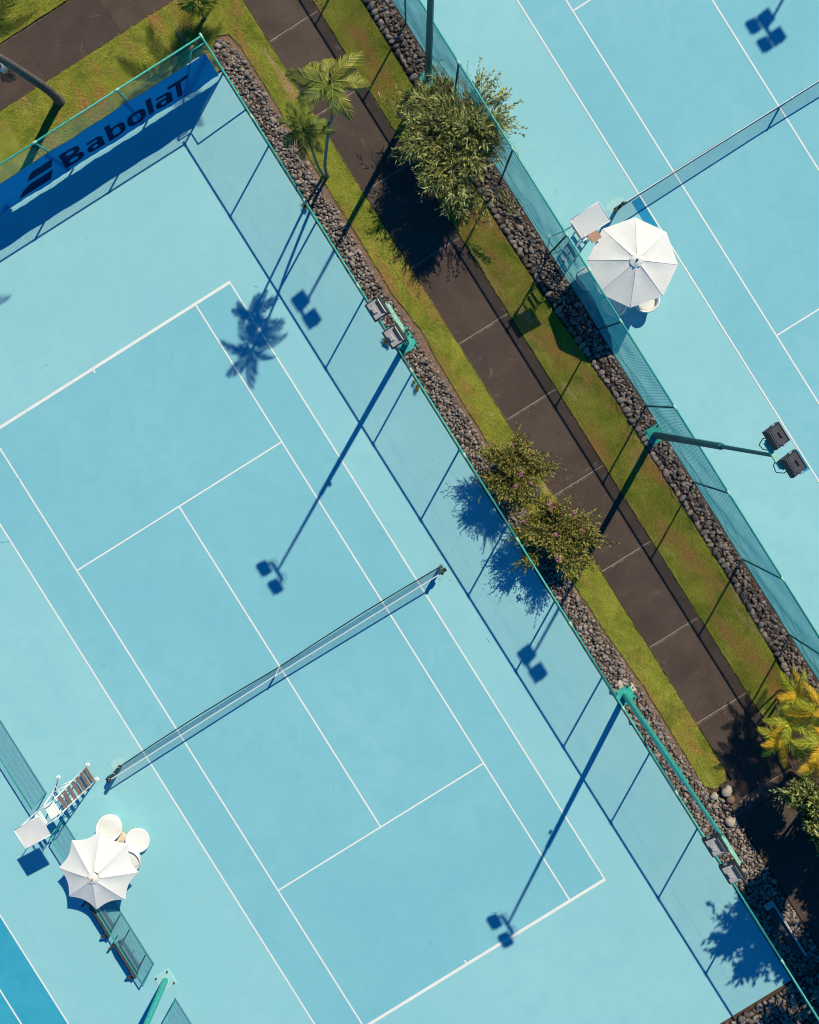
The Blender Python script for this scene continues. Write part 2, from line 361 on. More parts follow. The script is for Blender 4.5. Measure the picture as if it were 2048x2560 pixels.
# paths of cast slabs, joints every three metres
path = tag(MB().box((10.86, -11.96, -.1), (12.80, 30, -.012)).build('path', 'grout'), kind='structure')
ys = [-11.95, -9, -6, -3, 0, 3, 6, 9, 12, 15, 17.93, 20.9, 24, 27, 30]
for a, b in zip(ys, ys[1:]):
    MB().box((10.87+random.uniform(-.008, .008), a+.014, -.05), (12.79+random.uniform(-.008, .008), b-.014, random.uniform(-.002, .003)), .008).build('slab', 'slab', path)
spath = tag(MB().box((-6, 20.80, -.1), (10.858, 22.70, -.014)).build('side_path', 'soil'), kind='structure')
xs = [-5, -2.05, .9, 3.87, 6.81, 9.8, 10.85]
for a, b in zip(xs, xs[1:]):
    MB().box((a+.008, 20.81, -.05), (b-.008, 22.69, random.uniform(-.002, .003)), .008).build('slab', 'slab', spath)
# short wing of paving and dark ground beyond the end of the path
epath = tag(MB().poly([(10.3, -11.97), (12.9, -11.97), (13.2, -13.2), (15, -15), (15, -30), (10.35, -30), (10.33, -13)], -.12, -.012).build('yard', 'slab'), kind='structure')
MB().box((10.40, -11.95, -.1), (10.845, -11.25, -.006), .008).build('slab', 'slab', epath)
tag(MB().poly(wob([(9.72, -11.2), (10.02, -10.9), (10.04, -7), (9.96, -3), (9.93, 0), (10.02, 3.2), (10.02, 6.1), (10.14, 6.9), (10.06, 7.7), (9.95, 8.7), (9.98, 12), (10.05, 18.3), (9.9, 18.9), (9.5, 19.05), (9.02, 18.8), (9.0, 17.98), (9.6, 17.98)], .02), -.12, -.004).build('dirt_edge', 'dirt'), kind='structure')

# grass blades (stuff): short tufts over the lawns in view
def in_poly(pts, x, y):
    inside = np.zeros(len(x), bool); n = len(pts)
    for i in range(n):
        (x0, y0), (x1, y1) = pts[i], pts[(i+1) % n]
        c = (y0 > y) != (y1 > y)
        with np.errstate(divide='ignore', invalid='ignore'):
            inside ^= c & (x < (x1-x0)*(y-y0)/(y1-y0)+x0)
    return inside
def blades(nme, x0, x1, y0, y1, dens):
    n = int((x1-x0)*(y1-y0)*dens); x = rng.uniform(x0, x1, n); y = rng.uniform(y0, y1, n); k = in_poly(TURF[nme], x, y); x, y = x[k]+rng.normal(0, .015, k.sum()), y[k]+rng.normal(0, .015, k.sum()); n = len(x)
    P = np.c_[x, y, np.full(n, .026)]; a = rng.uniform(0, 2*np.pi, n); el = rng.uniform(.25, 1.0, n)
    D = np.c_[np.cos(a)*np.cos(el), np.sin(a)*np.cos(el), np.sin(el)]
    me = leaves_mesh('grass_blades', P, D, np.tile([0, 0, 1.], (n, 1))+rng.normal(0, .2, (n, 3)), rng.uniform(.035, .075, n), rng.uniform(.012, .02, n), rng.uniform(0, 1, n), 'blade_dry' if nme == 'lawn_right' else 'blade')
    tag(link('grass_blades', me, lawns[nme]), 'short mown grass blades', None, None, 'stuff')
blades('lawn_left', 2, 10.84, -11.2, 20.8, 1500)
blades('lawn_top', 2.5, 9, 22.7, 24.6, 1500)
blades('lawn_right', 12.8, 14.4, -11, 19.5, 1500)

# ------------------------------------------------------------------ river stones
def stone_mesh(seed, n=9, m=4):
    r = random.Random(seed); vs = [(0, 0, -.5)]
    ph = [r.uniform(0, 6.28) for _ in range(4)]
    for i in range(1, m):
        t = math.pi*i/m
        for k in range(n):
            a = 2*math.pi*k/n; q = math.sin(t)**.8*(1+.13*math.cos(2*a+ph[0])+.09*math.cos(3*a+ph[1])+.05*math.cos(5*a+ph[2]))*.5
            vs.append((q*math.cos(a), q*math.sin(a), -.5*math.cos(t)+.05*math.cos(a+ph[3])))
    vs.append((0, 0, .46)); L = len(vs)-1
    fs = [(0, 1+(k+1) % n, 1+k) for k in range(n)]+[(1+i*n+k, 1+i*n+(k+1) % n, 1+(i+1)*n+(k+1) % n, 1+(i+1)*n+k) for i in range(m-2) for k in range(n)]+[(L, 1+(m-2)*n+k, 1+(m-2)*n+(k+1) % n) for k in range(n)]
    return vs, fs
STV = [stone_mesh(s) for s in range(10)]
def stone_data(mat):
    out = []
    for vs, fs in STV:
        b = MB(); b.add(vs, fs); out.append(b.mesh('cobble', mat, True))
    return out
SD = {k: stone_data(k) for k in ('stone', 'stone2')}
def scatter(pts_ok, x0, x1, y0, y1, size, jit=.42, grow=.40):
    out = []; y = y0; row = 0; dy = size*.80
    while y < y1:
        x = x0+(row % 2)*size*.5
        while x < x1:
            px, py = x+random.gauss(0, size*jit*.5), y+random.gauss(0, size*jit*.5); s = size*random.uniform(1-grow, 1+grow)
            if random.random() < .05: s *= 1.45
            if pts_ok(px, py): out.append((px, py, s))
            x += size*.98
        y += dy; row += 1
    return out
def bed(name, sheet_pts, stones, mat, keep=300):
    root = tag(MB().poly(sheet_pts, -.12, -.03).build(name, 'soil'), kind='structure')
    stones = sorted(stones, key=lambda q: -q[2]); rest = MB()
    for i, q in enumerate(stones):
        x, y, s = q[:3]; zb = q[3] if len(q) > 3 else -.03
        rz = random.uniform(0, 6.28); e = random.uniform(.72, .98); h = s*random.uniform(.55, .8); tx, ty = random.gauss(0, .22), random.gauss(0, .22)
        mtx = Matrix.Translation((x, y, zb+h*.32+random.uniform(0, .02))) @ Matrix.Rotation(rz, 4, 'Z') @ Matrix.Rotation(tx, 4, 'X') @ Matrix.Rotation(ty, 4, 'Y') @ Matrix.Diagonal((s*1.12, s*e, h, 1))
        if i < keep:
            o = link('cobble', random.choice(SD[mat]), root); o.matrix_local = mtx
        else:
            vs, fs = random.choice(STV); rest.add([mtx @ Vector(v) for v in vs], fs, random.random())
    if rest.v: tag(rest.build('cobbles', mat, root, True), kind='stuff')
    return root
def lerp_edge(tab, y):
    for (y0, x0), (y1, x1) in zip(tab, tab[1:]):
        if y0 <= y <= y1: return x0+(x1-x0)*(y-y0)/(y1-y0)
    return tab[0][1] if y < tab[0][0] else tab[-1][1]
ELEFT = [(-18, 10.28), (-12.4, 10.3), (-11.7, 10.38), (-11.2, 10.0), (-10, 9.92), (-7, 9.92), (-3, 9.82), (0, 9.80), (3.2, 9.86), (6.1, 9.80), (6.9, 9.84), (7.7, 9.80), (8.7, 9.74), (12, 9.82), (16, 9.84), (18.2, 9.88), (18.75, 9.7), (18.95, 9.4)]
MT_POLES = [(9.42, 6.95), (9.33, -6.93)]
def free(x, y, poles, r=.27): return all(abs(x-a) > r or abs(y-b) > r for a, b in poles)
bl = bed('stone_bed', [(8.98, -18), (10.3, -18)]+[(x, y) for y, x in ELEFT[1:-1]]+[(9.4, 18.95), (8.98, 18.5)],
    scatter(lambda x, y: (9.06 if y < 17.9 else 8.98+(y-17.9)*.3) < x < lerp_edge(ELEFT, y)-.03 and y < 18.92 and free(x, y, MT_POLES) and not (9.46 < x < 9.90 and -17.5 < y < -15.3), 9.0, 10.45, -17.95, 18.95, .108), 'stone')
ERIGHT = [(-11, 14.2), (-8, 14.26), (-5.5, 14.33), (0, 14.30), (2, 14.3), (5, 14.16), (8.7, 14.09), (12, 14.14), (15, 14.2), (20, 14.26)]
PR = [(14.76, -.04), (14.7, 14.0)]
edge = []
y = -10.6
while y < 20:
    s = random.uniform(.17, .27); edge.append((lerp_edge(ERIGHT, y)+s*.42+random.uniform(-.02, .03), y, s, -.02)); y += s*random.uniform(.78, .98)
br = bed('stone_bed', [(14.2, -11), (15.065, -11), (15.065, 20)]+[(x, y) for y, x in ERIGHT[::-1]],
    edge+scatter(lambda x, y: lerp_edge(ERIGHT, y)+.25 < x < 15.0 and free(x, y, PR, .3), 14.2, 15.0, -10.8, 20, .118), 'stone2')
# rubble bank beyond the end of the near court
bank = bed('rubble_bank', [(-2, -18.01), (10.4, -18.01), (10.4, -22), (-2, -22)], scatter(lambda x, y: True, 3.5, 10.4, -21.2, -18.08, .15), 'stone2', 200)
for (x, y, s, mt, lb) in ((10.50, -11.42, .34, 'rock', 'large pale rounded boulder at the end of the left lawn'), (10.46, -11.72, .27, 'dirt', 'reddish brown boulder beside the pale one at the lawn end'),
                      (10.05, -11.35, .24, 'rock', 'small tan boulder at the tip of the left lawn'), (10.05, -12.35, .30, 'rock', 'grey tan boulder among the cobbles past the lawn end'),
                      (10.35, .42, .42, 'basalt', 'black lava boulder between the two flowering shrubs')):
    vs, fs = stone_mesh(int(x*100), 14, 8); b = MB(); b.add([(v[0]*s*1.2, v[1]*s, v[2]*s*.75+s*.25) for v in vs], fs)
    o = b.build('boulder', mt, None, True, (x, y, 0)); o.rotation_euler.z = random.uniform(0, 6); tag(o, lb, 'boulder', 'boulders')
t = thing('concrete_trough', 'weathered concrete drain curb lying in the cobbles at the shaded corner', 'drain', (9.68, -16.4, 0))
MB().box((-.18, -1.06, -.05), (.18, 1.06, .03), .01).build('base', 'greydark', t)
MB().box((.10, -1.06, .03), (.18, 1.06, .15), .015).build('side_wall', 'grey', t)
MB().box((-.18, .9, .03), (.10, 1.06, .14), .015).build('end_wall', 'grey', t)
fp = MB().poly([(-.02, -.26), (.20, -.28), (.26, -.02), (.12, .30), (-.05, .40), (-.22, .34), (-.2, .0)], -.05, .02).build('concrete_footing', 'concrete', None, False, (9.52, -6.78, 0))
tag(fp, 'broken pale concrete footing beside the green base plate of the folded lamp pole', 'footing')

# ------------------------------------------------------------------ fences
def strands(b, axis, x, a0, a1, z0, z1, cell, w, sag=0.0):
    """square netting of long thin cords; axis 'y' runs along Y at X = x, 'x' along X at Y = x"""
    def P(a, o, z): return (x+o, a, z) if axis == 'y' else (a, x+o, z)
    n = int((a1-a0)/cell); h = w/2
    def prism(p, q, d1, d2):
        vs = [[p[i]+s1*d1[i]+s2*d2[i] for i in range(3)] for s1, s2 in ((-1, -1), (1, -1), (1, 1), (-1, 1))]+[[q[i]+s1*d1[i]+s2*d2[i] for i in range(3)] for s1, s2 in ((-1, -1), (1, -1), (1, 1), (-1, 1))]
        b.add(vs, [(i, (i+1) % 4, (i+1) % 4+4, i+4) for i in range(4)])
    U = (0, h, 0) if axis == 'y' else (h, 0, 0); O = (h, 0, 0) if axis == 'y' else (0, h, 0); Z = (0, 0, h)
    m = max(1, int((z1-z0)/.75)); mz = [z0+(z1-z0)*i/m for i in range(m+1)]
    off = lambda a, z: sag*(math.sin(a*1.7+z*2.1)+.6*math.sin(a*4.3-z*3.3))*(1-abs((z-z0)/(z1-z0)-.45)*1.3) if sag else 0
    for i in range(n+1):
        a = a0+(a1-a0)*i/n
        for q, r in zip(mz, mz[1:]): prism(P(a, off(a, q), q), P(a, off(a, r), r), U, O)
    nz = int((z1-z0)/cell); seg = max(1, int((a1-a0)/(.6 if sag else 3)))
    for j in range(nz+1):
        z = z0+(z1-z0)*j/nz
        for k in range(seg):
            p, q = a0+(a1-a0)*k/seg, a0+(a1-a0)*(k+1)/seg
            prism(P(p, off(p, z)+.001, z), P(q, off(q, z)+.001, z), Z, O)
def tube_part(name, pts, r, mat, parent, n=8): return MB().tube(pts, r, n).build(name, mat, parent, True)
def tall_fence(label, axis, x, a0, a1, posts, cell=.045, cw=.0021, sag=0.0, netmat='netcord', group='tall court fences', rails=None, postmat='teal', HF=2.88):
    P = (lambda a, z, o=0: (x+o, a, z)) if axis == 'y' else (lambda a, z, o=0: (a, x+o, z))
    t = thing('court_fence', label, 'fence', (0, 0, 0), 0, group)
    for a in posts: tube_part('post', [P(a, -.1), P(a, HF)], .032, postmat, t)
    cuts = rails or [a0, a1]
    for p, q in zip(cuts, cuts[1:]): tube_part('top_rail', [P(p, HF+.0), P(q, HF+.0)], .030, 'teal', t)
    for a in posts: tube_part('rail_sleeve', [P(a-.09, HF), P(a+.09, HF)], .038, 'teal_pale', t)
    for z in (.06, .78, 1.50, 2.22): tube_part('tension_wire', [P(a0, z, .006), P(a1, z, .006)], .0016, netmat, t, 5)
    b = MB(); strands(b, axis, x-.004 if axis == 'y' else x-.036, a0+.02, a1-.02, .05, HF-.02, cell, cw, sag)
    tag(b.build('netting', netmat, t), kind='stuff')
    return t
f1 = tall_fence('tall teal mesh fence along the right side of the near court', 'y', FX1, -21.5, FY, [FY, 15, 12, 9, 6, 3, 0, -3, -6, -9, -12, -15, -18, -21], rails=[-21.5, -15, -9, -5.6, -5.57, 0, 6, 12, FY])
tube_part('brace', [(FX1, 16.42, 0), (FX1, 17.42, 2.42)], .026, 'teal', f1)
tube_part('strut', [(FX1, 17.42, 2.42), (FX1, FY, 2.42)], .024, 'teal', f1)
fb = tall_fence('tall teal mesh fence across the end of the near court behind the blue banner', 'x', FY, -4, FX1-.04, [6.0, 3.05, .1, -2.9])
tube_part('brace', [(7.45, FY, 0), (8.52, FY, 2.42)], .026, 'teal', fb)
tube_part('strut', [(8.52, FY, 2.42), (FX1-.03, FY, 2.42)], .024, 'teal', fb)
f2 = tall_fence('tall teal mesh fence along the left side of the far court', 'y', FX2, -11, 25, [-8.1, -5.1, -2.08, .92, 3.93, 6.95, 9.95, 12.97, 16.0, 19.0, 22], cell=.055, cw=.0062, sag=.02, postmat='teal_dark', HF=3.15)
for k in range(3):                                            # wavy dark cords standing in for the dark folds of the lower mesh
    pts = [(FX2-.02, -10+i*.35, max(.08, .55+.28*k+.22*math.sin(i*.55+k*2)+.16*math.sin(i*1.31+k))) for i in range(96)]
    tube_part('fold_cord', pts, .007, 'teal_dark', f2, 5)
def low_fence(label, a0, a1):
    t = thing('low_net_fence', label, 'fence', (0, 0, 0), 0, 'low net fences between the courts')
    P = lambda a, z: (FX3, a, z)
    n = max(1, round((a1-a0)/3))
    for i in range(n+1): tube_part('post', [P(a0+(a1-a0)*i/n, -.1), P(a0+(a1-a0)*i/n, 1.1)], .022, 'teal', t)
    tube_part('top_rail', [P(a0, 1.1), P(a1, 1.1)], .02, 'teal', t)
    tube_part('bottom_wire', [P(a0, .05), P(a1, .05)], .006, 'netblue', t, 5)
    b = MB(); strands(b, 'y', FX3+.02, a0+.02, a1-.02, .04, 1.08, .05, .0042, .01); tag(b.build('netting', 'netblue', t), kind='stuff')
low_fence('low teal net fence at the left edge ending at the umpire chair', .56, 6.6)
low_fence('low teal net fence running behind the white parasol and the benches', -6.25, -.52)
low_fence('low teal net fence past the lamp pole in the lower left corner', -14, -7.65)

# ------------------------------------------------------------------ banner on the end fence
BY = 17.80
bn = thing('windscreen_banner', 'long blue windscreen banner with dark BABOLAT lettering tied to the end fence', 'banner', (0, BY, 0))
def wave(u, z): return .010*math.sin(u*2.1+z)+.006*math.sin(u*5.3-z*2)
b = MB(); U0, U1, NU, NZ = -3.6, 8.84, 150, 12
for i in range(NU+1):
    u = U0+(U1-U0)*i/NU
    zt = 2.02+.02*math.cos(u*2*math.pi/1.5); zb = .17+.015*math.sin(u*2.3)+.022*math.sin(u*6.1)+.012*math.sin(u*17)
    for j in range(NZ+1):
        z = zb+(zt-zb)*j/NZ; b.v.append((u, wave(u, z), z))
for i in range(NU):
    for j in range(NZ): k = i*(NZ+1)+j; b.f.append((k, k+NZ+1, k+NZ+2, k+1))
b.build('cloth', 'banner', bn, True)
b = MB()
for i in range(NU+1):
    u = U0+(U1-U0)*i/NU; zt = 2.02+.02*math.cos(u*2*math.pi/1.5)
    b.v += [(u, wave(u, zt)-.006, zt-.035), (u, wave(u, zt)-.006, zt+.012)]
for i in range(NU): b.f.append((2*i, 2*i+2, 2*i+3, 2*i+1))
b.build('hem', 'netblue', bn)
MB().box((8.18, -.035, 2.0), (8.62, -.022, 2.06)).build('tape_patch', 'white', bn)
for i in range(9):
    u = -3+i*1.45; MB().tube([(u, .0, 2.03), (u+.03, .05, 2.12), (u-.01, .075, 2.05)], .006, 5).build('tie_cord', 'teal', bn)
def glyph(pieces, u0, z0, shear=.22):
    """heavy letter from bars and rings: bars (u, z, u, z), rings (cu, cz, hw, hh, thickness_u, thickness_z)"""
    b = MB()
    for k, q in enumerate(pieces):
        o = -.012-.002*k
        if len(q) == 4:
            a, c, d, e = q; n = 8
            pts = [(a+(d-a)*i/n, c) for i in range(n+1)]+[(a+(d-a)*i/n, e) for i in range(n, -1, -1)]
            fs = [(i, i+1, 2*n-i, 2*n+1-i) for i in range(n)]
        else:
            cu, cz, hw, hh, tu, tz = q; n = 32; pts = []
            for i in range(n):
                t = 2*math.pi*i/n; x, y = math.cos(t), math.sin(t); f = 1/(abs(x)**3.2+abs(y)**3.2)**(1/3.2)
                pts += [(cu+x*f*hw, cz+y*f*hh), (cu+x*f*(hw-tu), cz+y*f*(hh-tz))]
            fs = [(2*i, 2*((i+1) % n), 2*((i+1) % n)+1, 2*i+1) for i in range(n)]
        b.add([(u0+u+shear*z, wave(u0+u, z0+z)+o, z0+z) for u, z in pts], fs)
    return b.build('letter', 'print', bn)
X, A = .74, 1.02                                        # x-height and cap height
glyph([(0, 0, .22, A), (.38, .26, .38, .26, .22, .15), (.36, .77, .35, .25, .21, .15)], 2.93, .44)
def small_a(u): glyph([(.42, 0, .62, .52), (.29, .23, .29, .23, .19, .13), (.06, .60, .52, X), (.42, .50, .62, .66)], u, .44)
small_a(3.84); small_a(6.50)
glyph([(0, 0, .20, A), (.34, X/2, .34, X/2, .20, .15)], 4.63, .44)
glyph([(.34, X/2, .35, X/2, .20, .15)], 5.42, .44)
glyph([(0, 0, .20, A)], 6.20, .44)
glyph([(.28, 0, .48, .92), (0, .84, .78, A)], 7.02, .44)
for pts in ([(1.80, 1.14), (2.70, 1.12), (2.97, 1.54), (2.22, 1.54), (2.0, 1.42)], [(1.06, .42), (2.32, .44), (2.66, .92), (1.78, .93), (1.42, .76)]):
    n = len(pts); b = MB(); b.add([(u, wave(u, z)-.014, z) for u, z in pts], [tuple(range(n))]); b.build('logo_stripe', 'print', bn)

# ------------------------------------------------------------------ nets
def net(label, cx, cy, group='tennis nets'):
    t = thing('tennis_net', label, 'net', (cx, cy, 0), 0, group)
    hz = lambda u: .914+(1.07-.914)*(abs(u)/6.4)**1.25
    for s in (-1, 1):
        p = MB().lathe([(.062, -.05), (.058, 1.02), (.062, 1.03), (.062, 1.09), (.03, 1.11)], (s*6.4, 0, 0), 14).build('post', 'black', t, True)
        for z in (.18, .62, 1.0): MB().lathe([(.062, z), (.066, z+.008), (.066, z+.022), (.062, z+.03)], (s*6.4, 0, 0), 14).build('ring', 'steel', p, True)
    MB().box((-6.62, -.05, .55), (-6.455, .05, .78), .01).build('winch', 'black', t)
    MB().box((6.455, -.05, .75), (6.56, .05, .95), .01).build('clamp', 'black', t)
    us = np.linspace(-6.3, 6.3, 281); zs = 20; b = MB(); h = .0012
    for u in us: b.box((u-h, -h, .02+.05*abs(u)/6.4), (u+h, h, hz(u)))
    for j in range(zs+1):
        for u, q in zip(us[::10], us[10::10]):
            f = j/zs; b.bar((u, .002, .03+f*(hz(u)-.03)), (q, .002, .03+f*(hz(q)-.03)), .0024)
    tag(b.build('netting', 'blackcord', t), kind='stuff')
    b = MB()
    k = 64
    for i in range(k):
        u, q = -6.3+12.6*i/k, -6.3+12.6*(i+1)/k
        b.add([(u, -.014, hz(u)-.055), (q, -.014, hz(q)-.055), (q, -.010, hz(q)), (u, -.010, hz(u)), (u, .014, hz(u)-.055), (q, .014, hz(q)-.055), (q, .010, hz(q)), (u, .010, hz(u))],
              [(0,1,2,3), (5,4,7,6), (3,2,6,7), (1,0,4,5)])
    b.build('headband', 'white', t)
    MB().tube([(-6.34, 0, hz(6.3)-.01), (-6.3, 0, hz(6.3)-.01)], .006, 6).build('cable', 'black', t)
    slack = [(-6.3+12.6*i/60, .012+.055*math.sin(math.pi*abs(-1+2*i/60)), .02+.006*math.sin(i*.8)) for i in range(61)]
    MB().tube(slack, .017, 6).build('bottom_rope', 'black', t, True)
    for s in (-1, 1): MB().box((s*6.3-.02, -.012, .04), (s*6.3+.02, .012, hz(6.3))).build('side_band', 'black', t)
    MB().box((-.026, -.02, .0), (.026, -.016, .93)).build('centre_strap', 'white', t)
    MB().box((-.026, .016, .0), (.026, .02, .93)).build('centre_strap', 'white', t)
    MB().box((-.026, -.02, .93), (.026, .02, .936)).build('strap_loop', 'white', t)
    return t
net('tennis net with white headband stretched across the near court', 0, 0)
net('tennis net with white headband on the far court by the large parasol', *C2)

# ------------------------------------------------------------------ floodlight poles (local: lamps face -X)
def flood(parent, y, x, z, side, lid, facing=-1):
    f = link('floodlight', MB().box((-.26, -.285, -.09), (.26, .285, .07), .03).mesh('floodlight', 'black'), parent, (x, y, z), (0, facing*R(15), 0)); k = .78 if lid == 'grey' else .84; f.scale = (k, k, k)
    MB().box((-.23, -.25, .07), (.13 if facing < 0 else .23, .25, .082), .004).build('lid', lid, f) if facing < 0 else MB().box((-.13, -.25, .07), (.23, .25, .082), .004).build('lid', lid, f)
    s = facing
    MB().box((s*.08-.06, -.09, .082), (s*.08+.06, .09, .13), .015).build('ballast_box', lid, f)
    MB().box((s*.20-.012, -.26, .084), (s*.20+.012, .26, .10), .004).build('front_trim', 'black', f)
    MB().tube([(-s*.19, -.24, .09), (-s*.19, .24, .09)], .012, 6).build('rear_bar', 'steel', f)
    MB().box((-s*.14-.05, -.2, .082), (-s*.14+.05, .2, .12), .02).build('cooling_housing', 'greydark', f)
    MB().box((-.22, -.24, -.10), (.22, .24, -.092)).build('glass', 'glass', f)
    for q in (-1, 1): MB().box((s*.05-.05, q*.30-.02, -.03), (s*.05+.05, q*.30+.02, .05), .005).build('hinge', 'steel', f)
    return f
def pole(label, x, y, sx, hh=9.2, lid='greydark', double=False, mat='teal', lean=(0, 0), plate='teal', r=1.0):
    t = thing('lamp_pole', label, 'lamp pole', (x, y, 0), 0, 'floodlight poles')
    bp = MB().box((-.29, -.29, -.05), (.29, .29, .035), .01).build('base_plate', plate, t)
    for a in (-1, 1):
        for c in (-1, 1): MB().lathe([(.03, .035), (.03, .07), (.018, .075), (.018, .11)], (a*.22, c*.22, 0), 6).build('bolt', 'black', bp)
    L = lambda z: (lean[0]*z/hh, lean[1]*z/hh, z)
    MB().tube([L(.03), L(hh*.66)], [.105*r, .08*r], 8).build('lower_pole', mat, t, False)
    MB().tube([L(hh*.66-.12), L(hh*.66+.03)], .078, 8).build('collar', mat, t, False)
    MB().tube([L(hh*.66), L(hh)], [.058, .045], 8).build('upper_pole', mat, t, False)
    MB().box((.05, -.04, hh*.62), (.11, .04, hh*.62+.12), .01).build('junction_box', mat, t)
    top = Vector(L(hh))
    MB().bar(top+Vector((0, -.34, .03)), top+Vector((0, .34, .03)), .09, .07).build('crossbar', 'teal_pale', t)
    for side in ((sx, -sx) if double else (sx,)):
        for c in (-1, 1):
            MB().bar(top+Vector((0, c*.36, .03)), top+Vector((side*.26, c*.36, .05)), .05, .05).build('bracket', 'teal_pale', t)
            flood(t, top.y+c*.36, top.x+side*.25, hh+.14, side, lid, side)
            MB().tube([top+Vector((side*.02, c*.1, .0)), top+Vector((-side*.10, c*.22, -.05)), top+Vector((-side*.14, c*.36, .0)), top+Vector((-side*.02, c*.45, .06)), top+Vector((side*.12, c*.42, .1))], .012, 5).build('cable', 'black', t, True)
    return t
pole('teal lamp pole with two grey floodlights halfway along the near court fence', 9.40, 6.96, -1, 9.25, 'grey', lean=(-.1, .08))
pole('teal lamp pole leaning along the near court fence by the pale footing', 9.33, -6.93, -1, 9.0, 'grey', lean=(.0, -.34))
pole('dark teal lamp pole with two black floodlights over the far court sideline', 14.79, -.06, 1, 9.3, 'greydark', mat='teal_dark', r=1.15)
pole('dark teal lamp pole beside the big feathery shrub, its lamps out of view', 14.68, 14.02, 1, 9.3, 'greydark', mat='teal_dark', r=1.15)
pole('teal lamp pole at the lower left corner between two low fences', -8.96, -6.94, -1, 9.3, 'grey', True, plate='halo')
pole('lamp pole with four floodlights beyond the far court, seen by its shadow', 32.75, 13.7, 1, 9.3, 'grey', True)

# ------------------------------------------------------------------ parasols, tables, chairs
def parasol(label, x, y, zt, zc, rad, rot, scallop, cap):
    t = thing('parasol', label, 'parasol', (x, y, 0), 0, 'white parasols')
    MB().lathe([(.30, 0), (.30, .05), (.24, .09), (.05, .11), (.04, .3)], (0, 0, 0), 20).build('base', 'concrete', t, True)
    MB().tube([(0, 0, .1), (0, 0, zt+.03)], .022, 10).build('pole', 'wood_light', t, True)
    N = 8; A = [rot+2*math.pi*k/N for k in range(N+1)]
    def pt(k, s, f):
        a0, a1 = A[k], A[k+1]; r = rad*f
        p0, p1 = Vector((math.cos(a0)*r, math.sin(a0)*r, 0)), Vector((math.cos(a1)*r, math.sin(a1)*r, 0))
        p = p0.lerp(p1, s); dip = 4*s*(1-s)
        p *= 1-scallop*dip*f
        p.z = zt+(zc-zt)*(f**1.12)-.035*dip*f*(1-f)*4+.01*dip*f
        return p
    r0 = .15
    for k in range(N):
        b = MB(); ns, nf = 8, 8
        for i in range(nf+1):
            for j in range(ns+1): b.v.append(tuple(pt(k, j/ns, r0+(1-r0)*i/nf)))
        for i in range(nf):
            for j in range(ns): q = i*(ns+1)+j; b.f.append((q, q+ns+1, q+ns+2, q+1))
        pn = b.build('canopy_panel', 'canopy', t, True)
        b = MB(); b.tube([pt(k, 0, f)+Vector((0, 0, .004)) for f in np.linspace(r0, 1, 9)], .006, 5); b.build('seam', 'canopy', pn, True)
        b = MB(); b.tube([pt(k, 0, f)-Vector((0, 0, .014)) for f in np.linspace(.04, .99, 6)], .008, 5); b.build('rib', 'wood_light', t, True)
    b = MB(); rr = random.Random(int(x*10)); nn = 24            # puckered vent cap with a scalloped rim
    b.v.append((0, 0, zt+.045))
    for i, (r, z) in enumerate(((.06, .04), (.13, .012), (.20 if cap else .19, -.03))):
        for k in range(nn):
            a = rot+2*math.pi*k/nn; q = r*(1+(.10*math.cos(3*a*2.67)+rr.uniform(-.07, .07))*(i/2)); b.v.append((q*math.cos(a), q*math.sin(a), zt+z+rr.uniform(-.012, .012)*i))
    b.f += [(0, 1+k, 1+(k+1) % nn) for k in range(nn)]
    for i in range(2): b.f += [(1+i*nn+k, 1+(i+1)*nn+k, 1+(i+1)*nn+(k+1) % nn, 1+i*nn+(k+1) % nn) for k in range(nn)]
    b.build('vent_cap', 'canopy', t, True)
    MB().lathe([(.032, zt+.03), (.038, zt+.06), (.03, zt+.095), (.012, zt+.11)], (0, 0, 0), 12).build('finial', 'wood_dark' if cap else 'wood_light', t, True)
    return t
parasol('large white octagonal parasol beside the far court net', 16.60, 5.22, 2.52, 2.02, 1.40, R(10), .0, True)
parasol('smaller white parasol with scalloped edge by the low fence at lower left', -7.72, -2.06, 2.35, 1.86, 1.27, R(10), .10, False)
def tub_chair(label, x, y, rz, r=.40):
    t = thing('tub_chair', label, 'chair', (x, y, 0), rz, 'round white tub chairs')
    n = 32; b = MB()
    hgt = lambda a: .44+.20*max(0, math.cos(a))**.7               # low front, high rounded back (local +X)
    prof = lambda h: [(r*.46, 0), (r*.60, .13), (r*.93, h-.10), (r*.99, h-.02), (r*.94, h+.012), (r*.86, h-.02), (r*.82, .36)]
    for k in range(n):
        a = 2*math.pi*k/n
        for q, z in prof(hgt(a)): b.v.append((q*math.cos(a), q*math.sin(a), z))
    m = 7
    for k in range(n):
        for i in range(m-1): b.f.append((k*m+i, ((k+1) % n)*m+i, ((k+1) % n)*m+i+1, k*m+i+1))
    b.build('shell', 'plastic', t, True)
    MB().lathe([(r*.82, .34), (r*.87, .40), (r*.86, .435), (r*.6, .45), (.001, .455)], (0, 0, 0), 28, False).build('seat_cushion', 'canopy', t, True)
    MB().lathe([(r*.44, .0), (r*.45, .03), (r*.3, .035)], (0, 0, 0), 24).build('foot_ring', 'plastic', t, True)
    return t
def round_table(label, x, y, r=.40, h=.45):
    t = thing('round_table', label, 'table', (x, y, 0), 0, 'round white tables')
    MB().lathe([(r-.02, h-.05), (r, h-.04), (r, h-.006), (r-.012, h+.003), (r-.035, h), (r-.05, h-.002), (.001, h)], (0, 0, 0), 40).build('table_top', 'plastic', t, True)
    MB().lathe([(r*.36, .03), (r*.40, .15), (r*.66, h-.12), (r*.92, h-.05)], (0, 0, 0), 28).build('drum', 'plastic', t, True)
    MB().lathe([(r*.40, 0), (r*.40, .03), (r*.3, .035)], (0, 0, 0), 24).build('foot', 'plastic', t, True)
    return t
tub_chair('round white tub chair above the scalloped parasol, its back seam showing', -7.55, -1.45, R(-150), .43)
